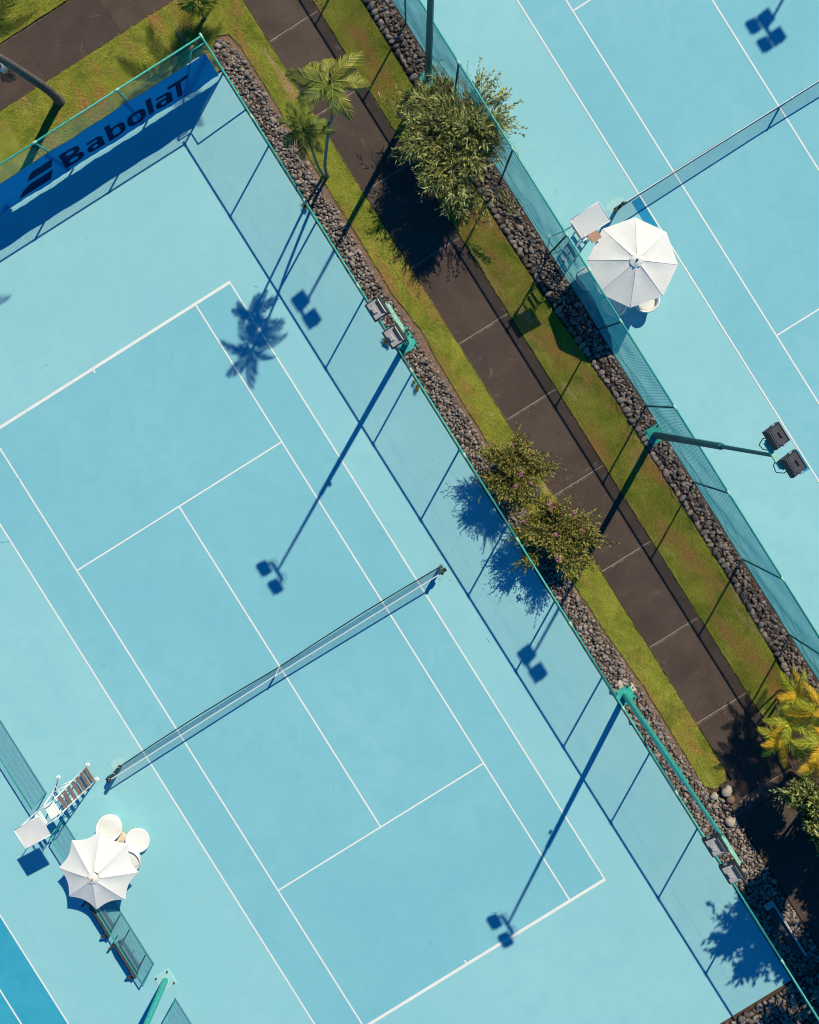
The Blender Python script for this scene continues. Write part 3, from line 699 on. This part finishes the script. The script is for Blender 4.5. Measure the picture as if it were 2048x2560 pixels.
round_table('round white table just right of the scalloped parasol', -6.98, -2.31, .41, .46)
tub_chair('round white tub chair mostly hidden under the scalloped parasol', -7.55, -2.72, R(20), .42)
tub_chair('round white tub chair behind the mesh at the left rim of the large parasol', 15.52, 5.57, R(150), .40)
tub_chair('round white tub chair behind the mesh at the lower rim of the large parasol', 15.82, 4.36, R(250), .42)
tub_chair('round white tub chair in the sun at the lower right rim of the large parasol', 16.78, 3.93, R(-60), .42)
round_table('round white table in the shade under the large parasol', 16.42, 4.90, .38, .55)

# ------------------------------------------------------------------ umpire chairs (local: faces +X, net at Y = 0)
def umpire(label, x, y, shade, desk):
    t = thing('umpire_chair', label, 'umpire chair', (x, y, 0), 0, 'white umpire chairs')
    w = .29; F = lambda s: (.56, s*w, 0); S = lambda s: (.16, s*.24, 1.92)
    for s in (-1, 1):
        MB().tube([F(s), S(s)], .022, 8).build('ladder_rail', 'white', t, True)
        MB().tube([(-.52, s*.46, 0), (-.30, s*.30, 1.1), (-.22, s*.25, 1.92)], .022, 8).build('rear_leg', 'white', t, True)
        for q in (F(s), (-.52, s*.46, 0)): MB().box((q[0]-.06, q[1]-.06, 0), (q[0]+.06, q[1]+.06, .025), .006).build('foot_pad', 'white', t)
        MB().tube([(.30, s*.265, 1.1), (-.30, s*.30, 1.1)], .016, 6).build('side_stretcher', 'white', t, True)
        MB().tube([(.34, s*.27, .9), (-.37, s*.345, .75)], .014, 6).build('side_brace', 'white', t, True)
        MB().tube([(.16, s*.24, 1.92), (.14, s*.26, 2.18), (-.24, s*.26, 2.2), (-.24, s*.25, 1.92)], .018, 8).build('armrest', 'white', t, True)
        MB().tube([(-.22, s*.25, 1.92), (-.34, s*.28, 2.6), (-.42, s*.29, 3.28)], .018, 8).build('canopy_upright', 'white', t, True)
        MB().tube([(-.34, s*.28, 2.6), (.22, s*.28, 3.36)], .014, 6).build('canopy_strut', 'white', t, True)
    for i in range(7):
        f = (i+.75)/7.6; X = .56-.40*f; z = 1.92*f
        MB().box((X-.055, -.27+.05*f, z-.014), (X+.06, .27-.05*f, z+.014), .004).build('tread', 'wood', t)
    for z, X, W in ((.55, -.42, .38), (1.1, -.30, .30)): MB().tube([(X, -W, z), (X, W, z)], .016, 6).build('rear_rung', 'white', t, True)
    MB().tube([(-.34, -.28, 2.6), (-.34, .28, 2.6)], .016, 6).build('back_rail', 'white', t, True)
    for i in range(4):
        X = -.20+i*.095; MB().box((X-.04, -.235, 1.92), (X+.04, .235, 1.945), .004).build('seat_slat', 'wood_light' if desk else 'white', t)
    for i in range(2): MB().box((-.275-.03*i, -.23, 2.14+.17*i), (-.255-.03*i, .23, 2.26+.17*i), .0).build('back_slat', 'white', t)
    if desk:
        MB().box((-.05, -.56, 2.19), (.30, -.27, 2.215), .004).build('writing_desk', 'wood_light', t)
    b = MB(); nx, ny = 8, 6
    for i in range(nx+1):
        for j in range(ny+1):
            a, c = i/nx, j/ny; b.v.append((-.52+.95*a, -.33+.66*c, 3.26+.12*a-.03*math.sin(math.pi*a)*math.sin(math.pi*c)))
    for i in range(nx):
        for j in range(ny): q = i*(ny+1)+j; b.f.append((q, q+ny+1, q+ny+2, q+1))
    b.build('sunshade', shade, t, True)
    c = [(-.52, -.33, 3.26), (.43, -.33, 3.38), (.43, .33, 3.38), (-.52, .33, 3.26)]
    for i in range(4): MB().tube([c[i], c[(i+1) % 4]], .012, 6).build('sunshade_frame', 'white', t, True)
    return t
umpire('tall white umpire chair with brown wooden steps and square white sunshade', -7.85, .34, 'shade', False)
umpire('white umpire chair behind the large parasol with tan wooden desk', 15.86, 6.94, 'sheer', True)

# ------------------------------------------------------------------ courtside benches (local: back along Y, seat towards -X)
def bench(label, y, ln):
    t = thing('court_bench', label, 'bench', (FX3-.075, y, 0), 0, 'dark courtside benches'); h = ln/2
    MB().box((-.03, -h, .92), (.045, h, 1.13), .01).build('back_board', 'wood_dark', t)
    MB().box((-.05, -h, .70), (-.02, h, .82), .0).build('back_slat', 'steel', t)
    for i in range(4): MB().box((-.50+i*.112, -h, .43), (-.415+i*.112, h, .455), .004).build('seat_slat', 'steel' if i % 2 else 'wood_dark', t)
    for s in (-1, 1):
        MB().bar((.0, s*(h-.02), 1.10), (-.26, s*(h+.10), .74), .075, .05).build('arm', 'wood_dark', t)
        MB().bar((-.26, s*(h+.10), .74), (-.50, s*(h+.02), .70), .06, .05).build('arm_rest', 'wood_dark', t)
        MB().tube([(-.48, s*(h+.02), .70), (-.47, s*h, .0)], .022, 7).build('front_leg', 'wood_dark', t, True)
        MB().tube([(.0, s*(h-.03), .95), (-.02, s*(h-.03), 0)], .022, 7).build('rear_leg', 'wood_dark', t, True)
        MB().tube([(-.48, s*(h-.04), .41), (-.02, s*(h-.04), .41)], .016, 6).build('seat_bearer', 'black', t, True)
    MB().tube([(-.25, -h*.3, .42), (-.25, -h*.3, .0)], .014, 6).build('middle_leg', 'black', t, True)
    return t
bench('dark wooden courtside bench half under the scalloped parasol', -3.72, 1.15)
bench('dark wooden courtside bench at the end of the low fence', -5.36, 1.08)

# ------------------------------------------------------------------ palms
def frond_mesh(name, L, W, n, droop, mat, seed, lw=.028, lift=.35, fold=.5):
    r = random.Random(seed); b = MB()
    def sp(t):
        x = L*t*(1-.12*droop*t*t); z = L*(lift*t-(.30+droop*.55)*t*t); return Vector((x, L*.04*math.sin(t*3+seed), z))
    pts = [sp(i/10) for i in range(11)]
    b.tube(pts, [.016*(1-.85*i/10)+.003 for i in range(11)], 4, False); b.t += [.9]*(len(b.f)-len(b.t))
    for s in (-1, 1):
        for i in range(n):
            t = .10+.90*(i+r.uniform(-.2, .2))/n; t = min(t, .995); p = sp(t); d = (sp(min(1, t+.03))-sp(t-.03)).normalized()
            side = Vector((0, s, 0)); up = Vector((-d.z, 0, d.x))
            ang = R(62-34*t)+r.uniform(-.08, .08); ll = W*(math.sin(math.pi*min(1, .16+.80*t))**.7)*r.uniform(.85, 1.08)
            q = (d*math.cos(ang)+side*math.sin(ang)+up*(fold*.55-.25*droop)+Vector((0, 0, -.28*droop))).normalized()
            nr = q.cross(d).normalized(); k = d*lw*.5
            mid = p+q*ll*.55; tip = p+q*ll+Vector((0, 0, -ll*.22*(droop+.4)))
            b.add([p-k*.6, p+k*.6, mid+k, mid-k, tip], [(0,1,2,3), (3,2,4)], max(0, min(1, r.gauss(.5, .25))))
    return b.mesh(name, mat)
def fan_mesh(name, L, n, mat, seed):
    r = random.Random(seed); b = MB(); b.tube([(0, 0, 0), (L*.4, 0, L*.10)], .012, 4, False); b.t += [.8]*(len(b.f)-len(b.t))
    c = Vector((L*.4, 0, L*.10))
    for i in range(n):
        a = R(-125+250*i/(n-1)); ll = L*.62*(1-.18*abs(a)/2.2)*r.uniform(.9, 1.05)
        d = Vector((math.cos(a), math.sin(a), -.12-.1*abs(math.sin(a)))); s = Vector((-math.sin(a), math.cos(a), 0))*L*.035
        b.add([c, c+d*ll*.6+s+Vector((0, 0, .01*(-1)**i)), c+d*ll+Vector((0, 0, -ll*.12)), c+d*ll*.6-s], [(0,1,2,3)], max(0, min(1, r.gauss(.5, .28))))
    return b.mesh(name, mat)
def palm(label, base, trunk, r0, r1, fronds, n, seed, els, group, tmat='trunk', cat='palm', az=None):
    """trunk: list of points relative to the base; crown at the last point"""
    r = random.Random(seed); t = thing('palm_tree', label, cat, base, 0, group)
    pts = [Vector(q) for q in trunk]; fine = []
    for i in range(len(pts)-1):
        p0, p1, p2, p3 = pts[max(i-1, 0)], pts[i], pts[i+1], pts[min(i+2, len(pts)-1)]
        for j in range(8):
            u = j/8; fine.append(.5*((2*p1)+(p2-p0)*u+(2*p0-5*p1+4*p2-p3)*u*u+(3*p1-p0-3*p2+p3)*u**3))
    fine.append(pts[-1]); m = len(fine)
    MB().tube(fine, [(r0+(r1-r0)*i/m)*(1+.05*(i % 2)+.35*max(0, 1-i/3)) for i in range(m)], 10).build('trunk', tmat, t, True)
    top = pts[-1]
    if r1 > .03: MB().tube([top-Vector((0, 0, .05)), top+Vector((0, 0, .35)), top+Vector((0, 0, .5))], [r1*1.1, r1*.9, .02], 8).build('crownshaft', 'palm', t, True)
    for i in range(n):
        a = (az[i] if az else i*2.39996)+r.uniform(-.25, .25); e = els[0]+(els[1]-els[0])*((i*7) % n)/max(1, n-1)+r.uniform(-.1, .1)
        o = link('frond', fronds[i % len(fronds)], t, top+Vector((0, 0, .28 if r1 > .03 else .05)))
        o.rotation_euler = (r.uniform(-.2, .2), -e, a)
        s = r.uniform(.85, 1.1); o.scale = (s, s, s)
    return t
FG = [frond_mesh('frond', 1.05, .37, 21, d, m_, i, .050) for i, (d, m_) in enumerate(((.35, 'palm'), (.6, 'palm_mid'), (.9, 'palm')))]
FG2 = [frond_mesh('frond', .80, .29, 19, d, 'palm_mid', i+20, .050) for i, d in enumerate((.4, .7, 1.0))]
FD = [frond_mesh('frond', 1.9, .55, 40, d, 'palm_dark', i+5, .04) for i, d in enumerate((.4, .8))]
FY_ = [frond_mesh('frond', 1.2, .36, 25, d, m_, i+9, .042) for i, (d, m_) in enumerate(((.5, 'palm_yellow'), (.8, 'palm_lime'), (1.0, 'palm_yellow'), (.4, 'palm_lime')))]
FF = [fan_mesh('frond', .72, 20, 'palm_lime', 3), fan_mesh('frond', .66, 18, 'palm', 4)]
palm('tall slender palm with bright feathery crown leaning over the path', (10.12, 13.08, 0), [(0, 0, 0), (.06, .0, 1.2), (.42, -.06, 3.6), (.86, -.10, 5.8), (.93, -.12, 7.05)], .055, .036, FG, 10, 3, (-.5, .75), 'palms on the left lawn', 'trunk_pale')
palm('shorter slender palm with dark green crown on the left lawn', (10.02, 13.16, 0), [(0, 0, 0), (-.04, .02, 1.3), (-.02, -.05, 3.0), (-.02, -.16, 5.1)], .045, .034, FG2, 9, 8, (-.35, .8), 'palms on the left lawn', 'trunk_pale')
palm('thick grey palm trunk leaning out of the top left corner', (3.87, 20.0, 0), [(0, 0, 0), (.03, .02, 1.0), (-.02, -.06, 2.6), (-.14, -.14, 4.4), (-.62, -.2, 7.3)], .155, .10, FD, 14, 4, (-.45, .8), 'palms in the top left lawn')
palm('small fan palm behind the corner of the end fence', (9.46, 19.72, 0), [(0, 0, 0), (0, 0, .5), (.0, -.02, .9)], .06, .02, FF, 10, 5, (-.1, 1.1), 'palms in the top left lawn')
palm('palm above the top edge, fronds hanging over the side path', (4.9, 24.55, 0), [(0, 0, 0), (0, 0, 1.2), (.05, .02, 2.4)], .10, .06, FD, 10, 6, (-.4, .7), 'palms in the top left lawn')
palm('palm at the top left corner, yellowish frond tips in view', (3.2, 25.2, 0), [(0, 0, 0), (0, 0, 1.0), (.05, .02, 1.9)], .10, .06, FF, 10, 11, (-.3, .8), 'palms in the top left lawn')
palm('palm out of view past the top edge, seen by its soft shadow', (13.5, 22.0, 0), [(0, 0, 0), (.1, 0, 3), (.1, .1, 6.9)], .10, .06, FD, 8, 12, (-.3, .7), 'palms in the top left lawn')
cl = MB().lathe([(.0905, 0), (.10, .01), (.10, .34), (.085, .34), (.082, .06), (.001, .05)], (0, 0, 0), 18, False).build('can_light', 'steel', None, True, (3.66, 19.60, 3.86))
tag(cl, 'grey metal can light strapped to the leaning palm trunk', 'lamp'); MB().tube([(.08, .14, .2), (.14, .28, .2)], .012, 6).build('bracket', 'steel', cl)
# clumping golden palm: several canes, one thing
gp = thing('golden_palm', 'clump of golden cane palms with yellow and lime fronds at the right edge', 'palm', (13.72, -9.75, 0))
rg = random.Random(21)
for i, (dx, dy, h) in enumerate(((-.35, .15, 1.9), (.0, -.35, 2.5), (.25, .2, 2.2), (-.3, -.75, 2.0), (.35, -.55, 1.7), (-.62, -.2, 1.5), (.1, .55, 1.8), (-.05, -1.15, 1.7), (.5, .0, 2.6))):
    tp = Vector((dx*1.5, dy*1.5, h)); MB().tube([(dx*.45, dy*.45, 0), (dx, dy, h*.55), tp], [.035, .028, .02], 7).build('cane', 'trunk_pale', gp, True)
    for k in range(8):
        o = link('frond', FY_[(i+k) % 4], gp, tp); o.rotation_euler = (rg.uniform(-.3, .3), -rg.uniform(-.1, 1.0), k*.79+i*.7+rg.uniform(-.3, .3)); s = rg.uniform(.62, .88); o.scale = (s, s, s)

# ------------------------------------------------------------------ shrubs and trees
def rdir(n): a = rng.normal(size=(n, 3)); return a/np.linalg.norm(a, axis=1, keepdims=True)
def lumps(k, c, rad, seed):
    g = np.random.default_rng(seed); d = g.normal(size=(k, 3)); d /= np.linalg.norm(d, axis=1, keepdims=True); d[:, 2] = np.abs(d[:, 2])*.9-.15
    return np.array(c)+d*np.array(rad)*g.uniform(.3, 1.02, (k, 1)), g.uniform(.18, .46, k)
def sprays(c, rad, nt, per, leaf, lw, seed, lump=16, out=.8, twig=.45, zmin=.12):
    """leafy twigs whose tips lie on a lumpy crown; returns arrays for leaves_mesh"""
    LC, LR = lumps(lump, c, rad, seed); rad = np.array(rad); m = rad.mean()
    i = rng.integers(0, lump, nt); d = rdir(nt); d[:, 2] = d[:, 2]*.8+.15
    tip = LC[i]+d*(LR[i]*m)[:, None]*rng.uniform(.55, 1.05, (nt, 1)); far = rng.random(nt) < .10; tip[far] = np.array(c)+(tip[far]-np.array(c))*rng.uniform(1.1, 1.4, (far.sum(), 1)); tip[:, 2] = np.maximum(tip[:, 2], zmin+.1)
    o = tip-np.array(c); o /= np.linalg.norm(o, axis=1, keepdims=True); ax = o*out+d*.5+rng.normal(0, .22, (nt, 3)); ax /= np.linalg.norm(ax, axis=1, keepdims=True)
    t = np.tile(np.linspace(0, 1, per), nt); k = np.repeat(np.arange(nt), per)
    P = tip[k]-ax[k]*((1-t)*twig)[:, None]
    q = rdir(nt*per); q -= ax[k]*np.sum(q*ax[k], 1, keepdims=True); q /= np.linalg.norm(q, axis=1, keepdims=True)+1e-9
    D = ax[k]*.75+q*.65+np.array([0, 0, .05]); N = rdir(nt*per)*.5+np.array([0, 0, .9])
    n = nt*per
    tone = np.clip(rng.random(n)**1.6+.25*(t-.5)+np.repeat(rng.normal(0, .14, nt), per), 0, 1)  # skewed dark, paler at twig tips: highlights and gaps painted into the tone
    return P, D, N, rng.uniform(.7, 1.2, n)*leaf, rng.uniform(.8, 1.2, n)*lw, tone
def limbs(parent, c, rad, n, seed, r0=.05, mat='bark'):
    g = random.Random(seed)
    for i in range(n):
        a = i*2.4+g.uniform(-.3, .3); e = g.uniform(.5, .85); top = Vector((c[0]+math.cos(a)*rad[0]*e, c[1]+math.sin(a)*rad[1]*e, c[2]+rad[2]*g.uniform(.1, .6)))
        b0 = Vector((math.cos(a)*.06, math.sin(a)*.06, -.05)); mid = b0.lerp(top, .5)+Vector((0, 0, .18))
        MB().tube([b0, mid, top], [r0, r0*.7, r0*.25], 6).build('stem', mat, parent, True)
def shrub(name, label, base, c, rad, nt, per, leaf, lw, mat, seed, nl=7, group=None, cat='shrub', lump=16, out=.8, twig=.45, r0=.04):
    t = thing(name, label, cat, base, 0, group); limbs(t, c, rad, nl, seed, r0)
    link('crown', leaves_mesh('crown', *sprays(c, rad, nt, per, leaf, lw, seed, lump, out, twig), mat), t)
    return t
big = shrub('feathery_shrub', 'big feathery grey green shrub between the path and the far court', (14.32, 11.18, 0), (-.2, -.03, 1.85), (1.6, 1.95, 1.5), 2150, 13, .23, .028, 'bush', 36, 9, None, 'shrub', 20, .75, .6, .06)
def branches(parent, name, starts, n, ln, leaf, lw, mat, seed):
    """long thin arching branches with sparse leaves, reaching out of the crown"""
    g = np.random.default_rng(seed); Ps, Ds = [], []; tw = MB()
    for (x, y, z, dx, dy) in starts:
        for k in range(n):
            d = np.array([dx+g.normal(0, .28), dy+g.normal(0, .28), g.uniform(.1, .5)]); d /= np.linalg.norm(d); q = np.array([x, y, z])+g.normal(0, .08, 3); l_ = ln*g.uniform(.6, 1.1); pts = []
            for i in range(9):
                pts.append(q.copy()); q = q+d*l_/8; d = d+np.array([0, 0, -.09]); d /= np.linalg.norm(d)
            tw.tube(pts, [.006*(1-i/10) for i in range(9)], 4, False)
            for i in range(3, 9):
                for _ in range(3): Ps.append(pts[i]+g.normal(0, .012, 3)); v = pts[min(i, 7)+1]-pts[min(i, 7)]; Ds.append(v/np.linalg.norm(v)+g.normal(0, .45, 3))
    Ps, Ds = np.array(Ps), np.array(Ds); m = len(Ps)
    link(name, leaves_mesh(name, Ps, Ds, rdir(m)*.5+np.array([0, 0, .9]), g.uniform(.7, 1.2, m)*leaf, g.uniform(.8, 1.2, m)*lw, g.random(m)**1.5, mat), parent)
    tag(tw.build('twigs', 'bark', parent), kind='stuff')
branches(big, 'outer_leaves', [(.75, .5, 2.3, 1, .15), (.8, .95, 2.2, .9, .5), (.6, -.1, 2.3, 1, -.2), (-.9, -.9, 1.8, -.6, -.8), (-1.1, .6, 1.7, -1, .3), (.0, -1.5, 1.7, .1, -1), (.9, .2, 2.0, 1, .3), (-.5, -1.3, 1.6, -.4, -1), (-.8, .1, 2.2, -1, -.1)], 11, 1.1, .14, .034, 'bush', 71)
branches(big, 'seed_sprays', [(-.9, 1.3, 1.6, -.8, .8), (.1, 1.5, 1.9, .2, 1), (.6, 1.2, 2.2, .7, .8)], 7, .8, .09, .022, 'seed', 72)
fc = MB(); rg = random.Random(5)
for i in range(34):
    d = Vector((rg.gauss(0, 1), rg.gauss(0, 1), rg.gauss(0, .8))).normalized(); p = d*.075*rg.uniform(.4, 1); s = Vector((rg.gauss(0, 1), rg.gauss(0, 1), rg.gauss(0, 1))).normalized(); q = d.cross(s).normalized()
    fc.add([p-s*.02, p+q*.02, p+s*.02, p-q*.02], [(0,1,2,3)], rg.random())
FCM = fc.mesh('flower_cluster', 'pink')
for lb, bx, by, cr, rd, nt, sd_, fl in (('pink flowering shrub further up the near court fence, topmost of the pair', 9.98, 1.62, (.06, -.02, 1.25), (1.12, 1.18, .95), 1500, 41, [(.52, .75, 1.6), (.25, -.1, 2.1), (-.15, -.35, 2.0), (.3, -.55, 1.75), (.75, .2, 1.5), (-.5, .1, 1.6), (.1, -.75, 1.4)]),
                                      ('fuller pink flowering shrub, lower of the pair by the near court fence', 10.0, -.82, (.12, -.02, 1.3), (1.22, 1.38, 1.05), 2000, 42, [(.45, 1.0, 1.75), (.5, .85, 1.8), (.75, .55, 1.7), (.95, .3, 1.5), (.9, -.3, 1.6), (-.2, -.5, 2.1), (-.5, .9, 1.5), (.6, -.9, 1.5), (.1, .2, 2.25), (.98, .0, 1.45)])):
    s = shrub('flowering_shrub', lb, (bx, by, 0), cr, rd, nt, 12, .075, .038, 'bush_small', sd_, 7, 'pink flowering shrubs', 'shrub', 26, .7, .42)
    for x, y, z in fl:
        o = link('flower_cluster', FCM, s, (x+rg.uniform(-.05, .05), y, z)); k = rg.uniform(1.1, 1.9); o.scale = (k, k, k); o.rotation_euler = (rg.random()*6, rg.random()*6, 0)
# weeds creeping through the fence foot
for lb, x, y in (('low green weed tuft growing through the near fence by the tall palms', 8.98, 12.6), ('low green weed tuft under the mesh beside the middle lamp pole', 8.92, 5.5), ('low green weed tuft under the floodlights of the middle lamp pole', 8.85, 7.3)):
    t = thing('weed', lb, 'weed', (x, y, 0), 0, 'weeds at the near fence')
    link('leaves', leaves_mesh('leaves', *sprays((0, 0, .12), (.10, .28, .12), 60, 8, .045, .02, 60+int(y), 6, .6, .12, .0), 'bush_small'), t)
# right edge: broad-leaved shrubs and the trees whose shade covers the lower right corner
shrub('broadleaf_shrub', 'olive leaved shrub at the right edge just below the golden palms', (12.62, -12.1, 0), (-.02, 0, 1.8), (.78, .78, 1.0), 620, 14, .17, .06, 'bush_dark', 51, 7, 'broad leaved shrubs at the right edge', 'shrub', 12, .9, .6)
shrub('broadleaf_shrub', 'pale green leaved shrub at the right edge in the deep shade', (12.35, -13.4, 0), (.08, 0, 1.6), (.55, .6, .95), 420, 14, .17, .06, 'bush_dark', 52, 7, 'broad leaved shrubs at the right edge', 'shrub', 12, .9, .6)
def tree(label, base, h, c, rad, nt, seed, leaf=.20, lw=.09):
    t = thing('shade_tree', label, 'tree', base, 0, 'shade trees past the right edge'); g = random.Random(seed)
    MB().tube([(0, 0, -.1), (.05, .03, h*.4), (c[0]*.5, c[1]*.5, h*.7)], [.22, .17, .12], 10).build('trunk', 'bark', t, True)
    for i in range(8):
        a = i*2.4; q = Vector((c[0]+math.cos(a)*rad[0]*.65, c[1]+math.sin(a)*rad[1]*.65, c[2]+g.uniform(-.1, .5)*rad[2])); s = Vector((c[0]*.3, c[1]*.3, h*g.uniform(.42, .66)))
        MB().tube([s, s.lerp(q, .5)+Vector((0, 0, .3)), q], [.09, .06, .02], 6).build('limb', 'bark', t, True)
    link('crown', leaves_mesh('crown', *sprays(c, rad, nt, 13, leaf, lw, seed, 26, .7, .6), 'bush_dark'), t)
tree('tall shade tree past the right edge, its shadow falling on the near court corner', (14.3, -13.4, 0), 7, (-.6, .4, 6.2), (1.4, 1.5, 1.2), 270, 61, .20, .10)
tree('low shade tree past the lower right corner darkening the yard', (15.8, -14.2, 0), 5, (0, 0, 4.0), (1.7, 1.7, 1.0), 1900, 62)
tree('broad shade tree past the lower right corner behind the low one', (16.6, -15.6, 0), 6, (0, 0, 4.6), (2.1, 2.1, 1.3), 2100, 63)
tree('shade tree beyond the lower right corner over the rubble bank', (14.6, -16.4, 0), 6, (0, 0, 4.4), (1.8, 1.8, 1.2), 1800, 64)
tree('unseen low dense tree past the right edge, shading the yard below the olive shrub', (15.0, -12.95, 0), 3.6, (0, 0, 3.0), (1.0, 1.0, .8), 1000, 65)  # from here on unseen trees, added to deepen the shade of the corner
tree('unseen low dense tree past the right edge, shading the middle of the yard', (14.2, -14.85, 0), 3.4, (0, 0, 2.8), (1.05, 1.05, .8), 1000, 66)
tree('unseen low dense tree past the rubble, shading the lower right corner', (13.3, -16.6, 0), 3.4, (0, 0, 2.8), (1.0, 1.0, .8), 1000, 67)
tree('unseen slim tree past the right edge, shading the cobbles', (13.9, -13.1, 0), 5, (-.2, .1, 4.4), (.95, .95, .8), 700, 68)
tree('unseen slim tree past the lower right corner, shading the drain curb', (13.6, -15.7, 0), 5, (-.2, .1, 4.4), (1.1, 1.1, .8), 900, 69)
tree('unseen slim tree past the bottom edge, shading the rubble', (12.5, -17.6, 0), 5.5, (-.2, .1, 5.0), (1.2, 1.2, .9), 900, 70)
# fallen leaves round the shrubs and on the slabs
g = np.random.default_rng(9); pts = []
for (cx_, cy_, sx_, sy_, n_) in ((10.5, .4, .7, 1.8, 160), (13.6, 10.6, .8, 1.6, 160), (12.3, -10.5, .6, 1.0, 140), (11.8, 3, .55, 8, 90), (7.9, -.2, .7, 1.6, 40), (6, 21.5, 2.5, .8, 40), (11.9, -13.2, .9, .9, 120)):
    pts.append(np.c_[g.normal(cx_, sx_, n_), g.normal(cy_, sy_, n_)])
pts = np.concatenate(pts); n_ = len(pts); a_ = g.uniform(0, 6.28, n_)
z_ = np.where((pts[:, 0] > 9.9) & (pts[:, 0] < 10.84) | (pts[:, 0] > 12.82), .04, .012)
me = leaves_mesh('leaf_litter', np.c_[pts, z_], np.c_[np.cos(a_), np.sin(a_), g.uniform(-.05, .1, n_)], np.tile([0, 0, 1.], (n_, 1))+g.normal(0, .2, (n_, 3)), g.uniform(.03, .07, n_), g.uniform(.015, .03, n_), g.random(n_), 'seed')
tag(link('leaf_litter', me), 'dry fallen leaves scattered round the shrubs and along the path', None, None, 'stuff')
